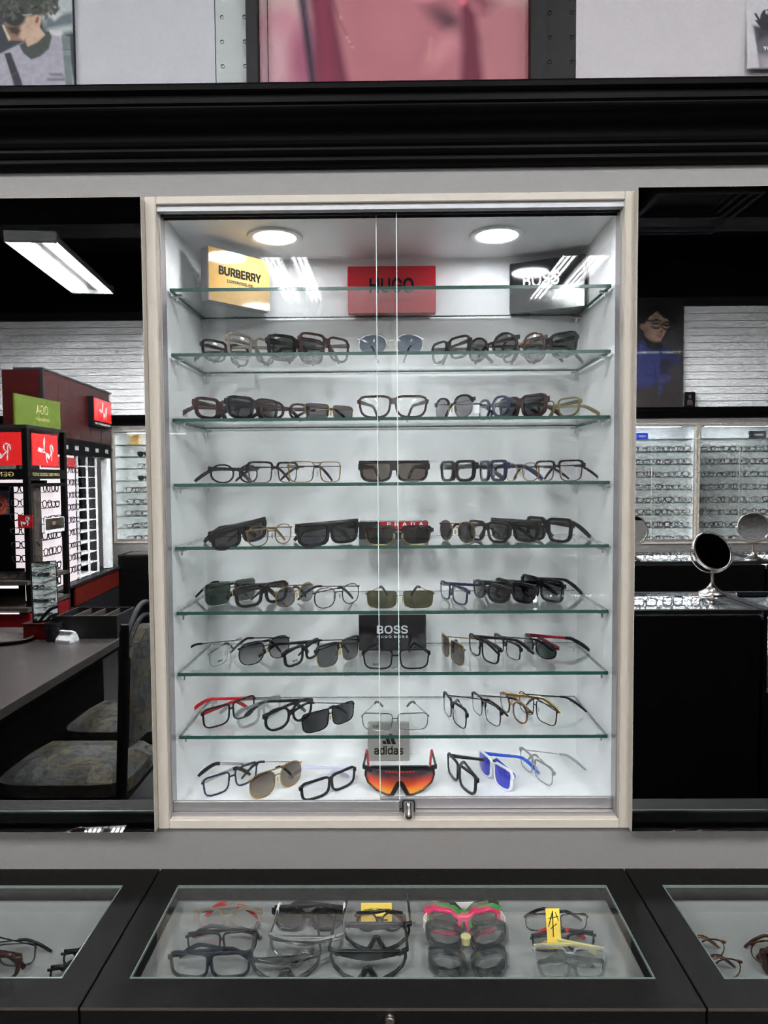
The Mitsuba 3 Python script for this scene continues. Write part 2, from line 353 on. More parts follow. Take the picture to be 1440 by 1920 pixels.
def poster_man(u, v):      # u: 0 = 60 pixels left of the frame, 1 = the poster's right edge
    c = Canvas(u, v, (60, 66, 74)); X = lambda px: (px + 62) / 200; Y = lambda py: py / 160
    P = lambda *a: [(X(x), Y(y)) for x, y in a]
    c.poly(P((60, -10), (140, -10), (140, 60), (95, 70)), (196, 204, 202), 0.06); c.poly(P((88, 34), (140, 24), (140, 46), (84, 56)), (110, 122, 130), 0.05)
    c.poly(P((92, 28), (98, 14), (118, 28), (104, 40)), (228, 232, 226), 0.04)
    c.poly(P((-62, 160), (-20, 110), (34, 84), (95, 58), (118, 58), (130, 100), (138, 165), (-62, 165)), (186, 182, 194), 0.02)
    c.poly(P((90, 58), (118, 58), (117, 70), (100, 66)), (226, 230, 226), 0.02)
    c.poly(P((36, 84), (50, 78), (92, 58), (98, 70), (92, 92), (76, 106), (58, 112), (44, 100)), (74, 80, 76), 0.015)
    c.poly(P((44, 50), (62, 20), (78, 34), (76, 52), (86, 66), (70, 80), (52, 88), (48, 78)), (222, 188, 164), 0.012)
    c.poly(P((6, 46), (14, 38), (48, 28), (58, 60), (48, 78), (30, 76), (18, 76)), (150, 118, 98), 0.012)
    c.poly(P((40, 34), (62, 26), (64, 60), (56, 70), (44, 76), (36, 70), (40, 54)), (214, 182, 158), 0.03)
    c.ellipse(X(29), Y(62), 0.014, 0.016, (198, 160, 130), 0.5); c.poly(P((14, 50), (34, 50), (40, 58), (34, 66), (22, 62)), (66, 50, 44), 0.03)
    c.poly(P((5, 46), (9, 47), (21, 72), (17, 77)), (214, 204, 176), 0.008)
    c.ellipse(X(71.5), Y(37), 0.036, 0.075, (220, 180, 152), 0.2); c.ellipse(X(71), Y(38), 0.018, 0.045, (140, 90, 76), 0.5)
    c.ellipse(X(44), Y(10), 0.27, 0.13, (64, 70, 62), 0.35); c.ellipse(X(72), Y(8), 0.15, 0.13, (66, 70, 62), 0.4, 0.2); c.ellipse(X(30), Y(32), 0.10, 0.11, (44, 48, 46), 0.3)
    r_ = np.random.RandomState(4)
    for _ in range(150):
        a_ = r_.uniform(0, 2 * np.pi); q_ = r_.uniform(0.1, 1.12) ** 0.6; x_, y_ = 50 + 58 * q_ * math.cos(a_), 12 + 27 * q_ * math.sin(a_)
        if y_ > 20 and 40 < x_ < 82: continue
        if y_ > 33: continue
        g_ = r_.uniform(34, 108); c.ellipse(X(x_), Y(y_), r_.uniform(.008, .022), r_.uniform(.02, .05), (g_, g_ * 1.05, g_ * 0.95), 0.6, r_.uniform(-1, 1), 0.8)
    c.ellipse(X(72), Y(36), 0.036, 0.075, (224, 184, 156), 0.2, 0.2); c.ellipse(X(71.5), Y(38), 0.016, 0.04, (140, 90, 76), 0.5, 0.2)
    c.poly(P((64, 18), (78, 22), (79, 30), (66, 28)), (66, 68, 62), 0.02)
    c.poly(P((44, 28), (62, 26), (58, 30), (46, 30)), (176, 182, 186), 0.01); c.poly(P((8, 100), (20, 98), (38, 150), (42, 165), (26, 165)), (52, 54, 62), 0.012)
    c.poly(P((116, 66), (132, 70), (134, 165), (122, 165)), (126, 138, 138), 0.012); c.line(P((116, 98), (132, 98)), 0.004, (190, 196, 200)); c.line(P((116, 103), (132, 103)), 0.004, (190, 196, 200))
    c.poly(P((90, 138), (116, 138), (118, 145), (92, 143)), (134, 134, 142), 0.02); c.poly(P((86, 147), (120, 147), (120, 153), (88, 153)), (134, 134, 142), 0.02)
    c.line(P((21, 142), (31, 134)), 0.004, (96, 96, 100)); c.noise(0.16, 26, 3)
    return c.c


p = thing('poster', 'poster of a curly-haired man in a white shirt with straps, left above the black moulding', 'poster')
x0, x1 = float(at_y(-62, 80, 1.31)[0]), float(at_y(138, 80, 1.31)[0])
ztop, zbot = float(at_y(60, 0, 1.31)[2]), float(at_y(60, 160, 1.31)[2])
H = (ztop - zbot)
painted('print', x1 - x0, 2 * H, lambda u, v: poster_man(u, np.clip((v - 0.45) * 2, -0.3, 1.1)), 'm_print', p, T().translate([(x0 + x1) / 2, 1.309, ztop + 0.9 * H - 2 * H]), 110, 170)
add('backing', bx(x0, x1, 1.3095, 1.3175, ztop + 0.9 * H - 2 * H, ztop + 0.9 * H), 'm_greydark', p)


def poster_dark(u, v):
    c = Canvas(u, v, (226, 222, 226)); X = lambda px: (px - 1402) / 150; Y = lambda py: (py - 8) / 126
    P = lambda *a: [(X(x), Y(y)) for x, y in a]
    c.poly(P((1413, 57), (1424, 60), (1560, 60), (1560, 140), (1423, 140)), (104, 102, 108), 0.02); c.poly(P((1413, 57), (1560, 50), (1560, 80), (1440, 76), (1420, 86)), (58, 58, 66), 0.08)
    c.poly(P((1420, 112), (1560, 108), (1560, 140), (1424, 140)), (176, 166, 178), 0.12)
    c.poly(P((1426, 36), (1431, 28), (1440, 26), (1560, 24), (1560, 70), (1428, 64), (1415, 46), (1420, 46), (1414, 34), (1418, 33), (1424, 44)), (40, 38, 46), 0.012)
    c.ellipse(X(1437), Y(32), 0.014, 0.03, (220, 220, 226), 0.5); c.noise(0.12, 22, 5)
    return c.c


p = thing('poster', 'poster with spiky dark hair on white, at the upper right edge above the black moulding', 'poster')
x0, z0_ = float(at_y(1402, 70, 1.31)[0]), float(at_y(1420, 134, 1.31)[2])
wP, hP = 150 / 1329 * 1.31, 126 / 1329 * 1.31
twp = T().translate([x0 + 0.009 + wP / 2, 1.309, z0_]).rotate([0, 1, 0], 6.0)
twp = T().translate([x0 + wP / 2, 1.306, z0_ + 0.004]).rotate([1, 0, 0], -4.0)
painted('print', wP, hP, poster_dark, 'm_print', p, twp, 110, 90)
add('backing', bx(-wP / 2, wP / 2, 0.0006, 0.004, 0, hP), 'm_white', p, tw=twp)
m = upright(words('YOUR EYES', 0.0075, 0.0004), -0.0002); m.apply_translation([-wP / 2 + 0.027 - m.bounds[0][0], 0, hP * 0.25])
add('lettering', m, 'm_white', p, tw=twp)

# ------------------------------------------------------------------ mirrors beside the cabinet
for x0, x1, lab in ((-1.35, -0.4495, 'large wall mirror left of the lit display cabinet'), (0.4455, 1.35, 'large wall mirror right of the lit display cabinet')):
    k = thing('wall_mirror', lab, 'mirror')
    zt, zb = (0.510, -0.6645) if x0 < 0 else (0.517, -0.6645)
    add('backing_board', bx(x0, x1, MIR + 0.0016, YW + 0.001, zb, zt), 'm_cream', k)
    add('mirror_glass', bx(x0 + 0.0005, x1 - 0.0005, MIR, MIR + 0.0015, zb + 0.0012, zt - 0.0005), 'm_mirror', k)

# ------------------------------------------------------------------ the display cabinet
SHELF_Z = [0.3656, 0.2413, 0.1152, -0.0117, -0.1356, -0.2647, -0.3870, -0.5140]
YF, YBK, CF, CC = 1.385, 1.643, -0.650, 0.500      # shelf front, back panel, floor, ceiling
HW = 0.431
MESHES = {}


def shelf_meshes():
    y0, y1, x0, x1, t, e = YF, YBK - 0.006, -0.426, 0.425, 0.003, 0.0016
    pane = trimesh.Trimesh([[x0, y0, t], [x1, y0, t], [x1, y1, t], [x0, y1, t]], [[0, 1, 2], [0, 2, 3]], process=False)
    edge = cat(bx(x0, x1, y0, y0 + e, -t, t + 0.0002), bx(x0, x1, y1 - e, y1, t * 0.2, t), bx(x0, x0 + e, y0, y1, -t, t), bx(x1 - e, x1, y0, y1, -t, t))
    return pane, edge


def cabinet(label, tw=None, full=True, group=None):
    k = thing('display_cabinet', label, 'display cabinet', group)
    A = lambda n, m, mt, par=k, **kw: add(n, m, mt, par, tw=tw, **kw)
    sh = MESHES.setdefault('cab', {})
    def S(n, mk, mt, par=k, smooth=False, **kw):
        """One ply dict per kind of part, shared by the copies."""
        if n not in sh: sh[n] = ply(mk(), mt, smooth=smooth)
        d = dict(sh[n])
        if tw is not None: d['to_world'] = tw
        return obj(n.split(':')[0], d, par, **kw)
    yi = 1.354
    S('side_panel:l', lambda: bx(-HW - 0.004, -HW, yi, YBK + 0.01, CF - 0.006, CC + 0.006), 'm_cabwhite')
    S('side_panel:r', lambda: bx(HW, HW + 0.004, yi, YBK + 0.01, CF - 0.006, CC + 0.006), 'm_cabwhite')
    S('back_panel', lambda: bx(-HW, HW, YBK, YBK + 0.01, CF - 0.006, CC + 0.006), 'm_cabwhite')
    S('ceiling_panel', lambda: bx(-HW, HW, yi, YBK, CC, CC + 0.006), 'm_white')
    S('floor_panel', lambda: bx(-HW, HW, yi, YBK, CF - 0.006, CF), 'm_cabwhite')
    fo, fi, y0, y1 = 0.4505, 0.431, 1.321, 1.356
    S('frame_stile:l', lambda: bx(-fo, -fi + 0.002, y0, y1, -0.6685, 0.519, 0.002), 'm_cream')
    S('frame_stile:r', lambda: bx(fi - 0.002, fo, y0, y1, -0.6685, 0.519, 0.002), 'm_cream')
    S('frame_rail:t', lambda: bx(-fi + 0.002, fi - 0.002, y0, y1, 0.504, 0.519, 0.0015), 'm_cream')
    S('frame_rail:b', lambda: bx(-fi + 0.002, fi - 0.002, y0, y1, -0.6685, -0.650, 0.002), 'm_cream')
    S('top_track', lambda: cat(bx(-fi + 0.002, fi - 0.002, 1.327, 1.340, 0.4935, 0.5045), bx(-fi + 0.002, fi - 0.002, 1.340, 1.366, 0.5025, 0.5045)), 'm_trackwhite')
    S('track_seal', lambda: cat(bx(-fi + 0.002, fi - 0.002, 1.3435, 1.3455, 0.4895, 0.494), bx(-fi + 0.002, fi - 0.002, 1.3585, 1.3605, 0.489, 0.4945)), 'm_greydark')
    S('bottom_track', lambda: cat(bx(-fi + 0.002, fi - 0.002, 1.334, 1.368, -0.650, -0.6465), bx(-fi + 0.002, fi - 0.002, 1.334, 1.3365, -0.6465, -0.6425)), 'm_alu')
    S('side_channel:l', lambda: cat(bx(-fi + 0.002, -fi + 0.0045, 1.338, 1.366, -0.646, 0.5)), 'm_alu')
    S('side_channel:r', lambda: cat(bx(fi - 0.0045, fi - 0.002, 1.338, 1.366, -0.646, 0.5)), 'm_alu')
    q = lambda x0, x1, y: trimesh.Trimesh([[x0, y, -0.630], [x1, y, -0.630], [x1, y, 0.498], [x0, y, 0.498]], [[0, 1, 2], [0, 2, 3]], process=False)
    for tag_, xa, xb, y, xe in (('l', -0.4265, 0.0125, 1.3445, 0.0125), ('r', -0.0255, 0.4265, 1.3595, -0.0255)):
        d = S('sliding_door:' + tag_, lambda: q(xa, xb, y), 'm_door', label='front glass pane' if tag_ == 'l' else 'rear glass pane')
        S('bottom_rail:' + tag_, lambda: bx(xa, xb, y - 0.004, y + 0.004, -0.6455, -0.6235, 0.0012), 'm_alu', d)
        S('glass_edge:' + tag_, lambda: bx(xe - 0.0007, xe + 0.0007, y - 0.0026, y + 0.0026, -0.6235, 0.498), 'm_dooredge', d)
    pane, edge = shelf_meshes()
    for i, z in enumerate(SHELF_Z):
        t2 = T().translate([0, 0, z]); t2 = t2 if tw is None else tw @ t2
        for n, mm, mt in (('pane', pane, 'm_shelf'), ('edge', edge, 'm_edge')):
            if n not in sh: sh[n] = ply(mm, mt)
        s = obj('shelf', {**sh['pane'], 'to_world': t2}, k)
        obj('edge', {**sh['edge'], 'to_world': t2}, s)
        if full:
            if 'clip' not in sh:
                for sx in (-1, 1):
                    for nm, yc in (('f', YF + 0.022), ('b', YBK - 0.02)):
                        a = sx * HW; c_ = sx * (HW - 0.016)
                        sh[f'clip{sx}{nm}'] = ply(cat(cyl([a, yc, -0.006], [c_, yc, -0.006], 0.0028, n=10), bx(c_ - 0.006, c_ + 0.006, yc - 0.004, yc + 0.004, -0.0075, -0.0035), cyl([c_ + sx * 0.004, yc, -0.006], [c_ + sx * 0.004, yc, -0.016], 0.002, n=8)), 'm_steel')
                sh['clip'] = 1
            for sx in (-1, 1):
                for nm in 'fb': obj('shelf_clip', {**sh[f'clip{sx}{nm}'], 'to_world': t2}, k)
    return k


CAB = cabinet('tall white lit display cabinet with sliding glass doors, set in the grey wall')
# the lock on the front door
lk = thing('showcase_lock', 'chrome ratchet lock on the rail of the left sliding glass door', 'lock')
lp = at_y(766, 1512, 1.334)
add('lock_plate', bx(lp[0] - 0.0125, lp[0] + 0.0125, 1.3325, 1.3395, lp[2] - 0.014, lp[2] + 0.012, 0.003), 'm_greydark', lk)
bar = lathe([(0, -0.0185), (0.0055, -0.0185), (0.0082, -0.016), (0.0095, -0.011), (0.0097, 0.006), (0.0092, 0.0105), (0.0075, 0.0118), (0, 0.0118)], (0, 0, 0), 36)
bar.apply_transform(trimesh.transformations.rotation_matrix(math.radians(-24), [1, 0, 0])); bar.apply_translation([lp[0], 1.3245, lp[2] + 0.001])
add('lock_barrel', bar, 'm_chrome', lk, smooth=30)
d_ = np.array([0, -math.sin(math.radians(24)), -math.cos(math.radians(24))]); c_ = np.array([lp[0], 1.3245, lp[2] + 0.001])
add('keyhole', cyl(c_ + d_ * 0.018, c_ + d_ * 0.0188, 0.0046, n=20), 'm_hole', lk)

# recessed lamps
for i, (lx, ly) in enumerate(((-0.237, 1.487), (0.221, 1.491))):
    k = thing('recessed_lamp', 'round recessed lamp in the cabinet ceiling, %s of the two' % ('left' if i == 0 else 'right'), 'lamp', None)
    add('trim_ring', lathe([(0.0435, -0.001), (0.0435, -0.0035), (0.050, -0.0055), (0.056, -0.004), (0.058, -0.0005), (0.058, 0.001), (0.0435, 0.001)], (lx, ly, CC), 48), 'm_white', k, smooth=40)
    disc = lathe([(0, -0.0032), (0.0434, -0.003), (0.0434, -0.001), (0, -0.001)], (lx, ly, CC), 40)
    add('diffuser', disc, 'm_white', k, emit=DOWN, w=4)


# ------------------------------------------------------------------ sign blocks in the cabinet
def sign_block(label, o, yaw, w, h, d, m, texts, name='sign_block', parts=()):
    k = thing(name, label, 'sign'); tw = frame_of(o, yaw)
    add('block', bx(-w / 2, w / 2, 0.0012 if m == 'm_tan' else 0, d, 0, h, 0.0015), 'm_alu' if m == 'm_tan' else m, k, tw=tw)
    if m == 'm_tan': add('face', bx(-w / 2 + 0.0005, w / 2 - 0.0005, 0, 0.0012, 0.0005, h - 0.0005), m, k, tw=tw)
    for n, mesh, mt, x, z in texts:
        mm = upright(mesh, -0.0001); mm.apply_translation([x, 0, z]); add(n, mm, mt, k, tw=tw)
    return k, tw


prin('m_redsignband', lin(150, 16, 30), 0.4, 0, 0.2); prin('m_tan', lin(206, 164, 98), 0.09); prin('m_signred', lin(160, 10, 26), 0.3); prin('m_signblack', lin(14, 14, 17), 0.09); prin('m_ink', lin(16, 15, 17), 0.5, 0, 0.08)
prin('m_brownink', lin(96, 78, 60), 0.5); prin('m_paper', lin(240, 240, 242), 0.5); prin('m_signgrey', lin(128, 124, 120), 0.45); prin('m_dimletter', lin(136, 28, 44), 0.5); prin('m_steelink', lin(196, 200, 204), 0.35)
ZS = lambda i: SHELF_Z[i] + 0.0035
a_, b_ = at_z(392, 562, ZS(0)), at_z(507, 585, ZS(0))
yaw = math.atan2(b_[1] - a_[1], b_[0] - a_[0]); w_ = float(np.hypot(*(b_ - a_)[:2]))
sign_block('tan sign block with black lettering on the topmost glass shelf', [(a_[0] + b_[0]) / 2, (a_[1] + b_[1]) / 2, ZS(0)], yaw, w_, 0.110, 0.030, 'm_tan',
           [('lettering', words('BURBERRY', 0.0165, 0.0012, True, w_ * 0.68), 'm_ink', 0, 0.058), ('small_lettering', words('LONDON ENGLAND', 0.006, 0.001, True, w_ * 0.42), 'm_brownink', 0, 0.044)])
a_, b_ = at_z(652, 587, ZS(0)), at_z(817, 587, ZS(0))
w_ = b_[0] - a_[0]
sign_block('red sign block with black lettering in the middle of the topmost glass shelf', [(a_[0] + b_[0]) / 2, (a_[1] + b_[1]) / 2, ZS(0)], 0, w_, 0.104, 0.022, 'm_signred',
           [('lettering', words('HUGO', 0.030, 0.0012, True, w_ * 0.5), 'm_ink', 0, 0.046), ('small_lettering', words('HUGO BOSS', 0.007, 0.0008, False, w_ * 0.42, 0.003), 'm_dimletter', 0, 0.026)])
a_, b_ = at_z(955, 589, ZS(0)), at_z(1097, 574, ZS(0))
yaw = math.atan2(b_[1] - a_[1], b_[0] - a_[0]); w_ = float(np.hypot(*(b_ - a_)[:2]))
sign_block('black sign block with large white lettering on the topmost glass shelf', [(a_[0] + b_[0]) / 2, (a_[1] + b_[1]) / 2, ZS(0)], yaw, w_, 0.112, 0.030, 'm_signblack',
           [('lettering', words('BOSS', 0.030, 0.0012, True, w_ * 0.48), 'm_paper', -0.012, 0.055)])
# box with the red band, fifth row
a_, b_ = at_y(673, 1012, 1.52), at_y(803, 1012, 1.52); w_ = b_[0] - a_[0]; zb = SHELF_Z[4] + 0.0035; hb = float(at_y(740, 978, 1.52)[2]) - zb
k, tw = sign_block('black box with a red band and white letters behind sunglasses on the fifth shelf', [(a_[0] + b_[0]) / 2, 1.52, zb], 0, w_, hb, 0.05, 'm_signblack', [])
add('red_band', bx(-w_ / 2 + w_ * 0.305, w_ / 2, -0.0012, 0.002, hb * 0.58, hb), 'm_redsignband', k, tw=tw)
m = upright(words('PRADA', 0.0075, 0.0008, True, w_ * 0.52, 0.006), -0.0013); m.apply_translation([w_ * 0.17, 0, hb * 0.765]); add('lettering', m, 'm_paper', k, tw=tw)
# black sign, seventh row
a_, b_ = at_y(673, 1213, 1.56), at_y(799, 1213, 1.56); w_ = b_[0] - a_[0]; zb = SHELF_Z[6] + 0.0035; hb = float(at_y(740, 1153, 1.56)[2]) - zb
sign_block('black sign block with white lettering behind the black eyeglasses on the seventh shelf', [(a_[0] + b_[0]) / 2, 1.56, zb], 0, w_, hb, 0.03, 'm_signblack',
           [('lettering', words('BOSS', 0.017, 0.0008, True, w_ * 0.46), 'm_steelink', 0, hb - 0.041), ('small_lettering', words('HUGO BOSS', 0.0048, 0.0008, True, w_ * 0.46, 0.002), 'm_steelink', 0, hb - 0.051)])
# grey sign on the cabinet floor
a_, b_ = at_y(690, 1423, 1.60), at_y(768, 1423, 1.60); w_ = b_[0] - a_[0]; hb = float(at_y(730, 1356, 1.60)[2]) - CF
stripes = []
for i, (xa, hh) in enumerate(((-0.0165, 0.0085), (-0.0065, 0.017), (0.0045, 0.026))):
    stripes.append(Polygon([(xa, 0), (xa + 0.0085, 0), (xa + 0.0085 - hh * 0.02 + 0.0025, hh * 0.62 - 0.0), (xa + 0.0025 - 0.0045, hh * 0.62 + 0.005)]) if False else
                   Polygon([(xa, 0), (xa + 0.0088, 0), (xa + 0.0088 - hh * 0.32, hh * 0.9), (xa - hh * 0.32 + 0.0015, hh * 0.9 + 0.0)]).buffer(0))
sl = unary_union([affinity.translate(s.intersection(sbox(-0.04, 0, 0.04, 0.05)), 0.003, 0) for s in stripes])
sign_block('grey sign block with black letters and slanted stripes on the cabinet floor', [(a_[0] + b_[0]) / 2, 1.60, CF + 0.0005], 0, w_, hb, 0.012, 'm_signgrey',
           [('lettering', words('adidas', 0.0185, 0.0008, True, w_ * 0.7), 'm_ink', 0, 0.016), ('emblem', extrude(sl, 0.0008), 'm_ink', 0, 0.040)])

# ------------------------------------------------------------------ eyeglasses
SHAPES = {  # lens width, height, roundness, taper to the bottom, outward sag
    'rect': (0.054, 0.035, 4.2, 0.10, 0.0), 'square': (0.053, 0.043, 4.2, 0.14, 0.0), 'wayf': (0.053, 0.042, 3.4, 0.22, 0.0), 'round': (0.049, 0.047, 2.0, 0.0, 0.0), 'pantos': (0.050, 0.045, 2.4, 0.08, 0.0),
    'aviator': (0.058, 0.052, 2.5, 0.10, 0.10), 'nav': (0.056, 0.047, 4.0, 0.12, 0.05), 'oval': (0.052, 0.040, 2.2, 0.02, 0.0), 'slim': (0.056, 0.033, 3.6, 0.08, 0.0), 'hex': (0.053, 0.044, 2.3, 0.0, 0.0), 'big': (0.058, 0.050, 4.6, 0.05, 0.0)}


def outline(kind, n=40, scale=1.0):
    w, h, e, tp, sag = SHAPES[kind]; t = np.arange(n) * 2 * np.pi / n
    e = np.where(np.sin(t) > 0, e * 1.45, e * 0.85) if e > 3.3 else np.full(n, e)      # flatter brows, rounder below
    x = w / 2 * np.sign(np.cos(t)) * np.abs(np.cos(t)) ** (2 / e); z = h / 2 * np.sign(np.sin(t)) * np.abs(np.sin(t)) ** (2 / e)
    zz = z / (h / 2); x = x * (1 + tp * zz * 0.5) + sag * w * 0.25 * (1 - zz) * 0.5
    return np.c_[x, z] * scale


def wrap(v, k): v = np.array(v, float); v[:, 1] += k * v[:, 0] ** 2; return v


def front_mesh(poly, d, bev, k):
    """The front: a 2-D silhouette in xz with a bevelled front edge, curved back towards its ends."""
    vs, fs, n = [], [], 0
    for g in getattr(poly, 'geoms', [poly]):
        if g.area < 1e-7: continue
        inner = g.buffer(-bev, join_style=2) if bev else g
        caps = [(g, d / 2, True)] + ([(inner, -d / 2, False)] if not inner.is_empty else [])
        for c, y, back in caps:
            for cc in getattr(c, 'geoms', [c]):
                v2, f2 = trimesh.creation.triangulate_polygon(cc, engine='earcut'); f2 = np.asarray(f2)
                vs.append(np.c_[v2[:, 0], np.full(len(v2), y), v2[:, 1]]); fs.append((f2 if not back else f2[:, ::-1]) + n); n += len(v2)
        if bev and not inner.is_empty:
            slope = g.difference(inner)
            for cc in getattr(slope, 'geoms', [slope]):
                if cc.geom_type != 'Polygon' or cc.area < 1e-10: continue
                v2, f2 = trimesh.creation.triangulate_polygon(cc, engine='earcut')
                dd = shapely.distance(g.boundary, shapely.points(v2[:, 0], v2[:, 1]))
                vs.append(np.c_[v2[:, 0], np.where(dd < bev * 0.5, -d / 2 + bev * 0.8, -d / 2), v2[:, 1]]); fs.append(np.asarray(f2) + n); n += len(v2)
        y0 = -d / 2 + (bev * 0.8 if bev else 0)
        for ring in [g.exterior, *g.interiors]:
            c = np.asarray(ring.coords)[:-1]; m = len(c); i = np.arange(m); j = (i + 1) % m
            vs.append(np.vstack([np.c_[c[:, 0], np.full(m, y0), c[:, 1]], np.c_[c[:, 0], np.full(m, d / 2), c[:, 1]]]))
            fs.append(np.vstack([np.c_[i, j, j + m], np.c_[i, j + m, i + m]]) + n); n += 2 * m
    return trimesh.Trimesh(wrap(np.vstack(vs), k), np.vstack(fs), process=False)


def lens_mesh(o, cx, cz, k, grad=None):
    """A thin curved lens filling outline o about (cx, cz); grad: colour at the top and at the bottom."""
    n = len(o); rings = [0.0, 0.4, 0.75, 1.0]; pts, N = [np.zeros((1, 2))], n
    for r in rings[1:]: pts.append(o * r)
    P = np.vstack(pts); x, z = P[:, 0], P[:, 1]
    y = 7.0 * (x ** 2 + z ** 2) / 2 - 0.001
    V = np.c_[x + cx, y - 7.0 * 0.00065 / 2, z + cz]; V = wrap(V, k)
    i = np.arange(n); j = (i + 1) % n; F = [np.c_[i * 0, 1 + i, 1 + j]]
    for r in range(2): F += [np.c_[1 + r * n + i, 1 + (r + 1) * n + i, 1 + (r + 1) * n + j], np.c_[1 + r * n + i, 1 + (r + 1) * n + j, 1 + r * n + j]]
    col = None
    if grad is not None:
        t = np.clip((P[:, 1] - P[:, 1].min()) / np.ptp(P[:, 1]), 0, 1)[:, None] ** 0.9; col = np.asarray(grad[1]) * (1 - t) + np.asarray(grad[0]) * t
    return (V, np.vstack(F)), col


def temple_mesh(x, y, z, side, L, h0, h1, th, splay, drop, s0=0.0, s1=1.0, tipw=0.0):
    """A side arm from (x, y, z) to its tip, which comes down to z = 0: flat section h by th."""
    N = 14; s = np.linspace(s0, s1, N); bend = 0.66
    P, hs = [], []
    for q in s:
        l = q * L
        if q <= bend: py, pz = y + l, z - 0.03 * l * 0
        else:
            a = (q - bend) / (1 - bend); py = y + bend * L + (1 - bend) * L * (a - 0.12 * a * a); pz = z - drop * (a ** 1.25)
        P.append((x - side * splay * (py - y), py, pz))
        hs.append(np.interp(q, [0, 0.12, 0.5, bend, 0.88, 1.0], [h0, h0 * 0.9, h1 * 0.95, h1, h1 * 1.15 + tipw, (h1 + tipw) * 0.8]))
    P = np.array(P); tan = np.gradient(P, axis=0); tan /= np.linalg.norm(tan, axis=1, keepdims=True)
    side_v = np.array([1.0, 0, 0]); sec = np.array([(-.5, -.3), (-.3, -.5), (.3, -.5), (.5, -.3), (.5, .3), (.3, .5), (-.3, .5), (-.5, .3)]); V = []
    for k in range(N):
        a = side_v - tan[k] * (side_v @ tan[k]); a /= np.linalg.norm(a); b = np.cross(a, tan[k]); b = -b if b[2] < 0 else b
        V.append(P[k] + np.outer(sec[:, 0] * th, a) + np.outer(sec[:, 1] * hs[k], b))
    V = np.vstack(V); n = 8; i = np.arange(n); j = (i + 1) % n; F = []
    for k in range(N - 1): F += [np.c_[k * n + i, k * n + j, (k + 1) * n + j], np.c_[k * n + i, (k + 1) * n + j, (k + 1) * n + i]]
    F += [np.c_[i[1:-1] * 0, i[2:], i[1:-1]], np.c_[i[1:-1] * 0, i[1:-1], i[2:]] + (N - 1) * n]
    return trimesh.Trimesh(V, np.vstack(F), process=False)


GRADS = {'gradgrey': ((0.05, 0.05, 0.055), (0.42, 0.42, 0.43)), 'gradblack': ((0.035, 0.036, 0.04), (0.26, 0.27, 0.29)), 'gradbrown': ((0.08, 0.065, 0.07), (0.44, 0.36, 0.26)), 'gradlight': ((0.12, 0.12, 0.13), (0.55, 0.54, 0.53))}


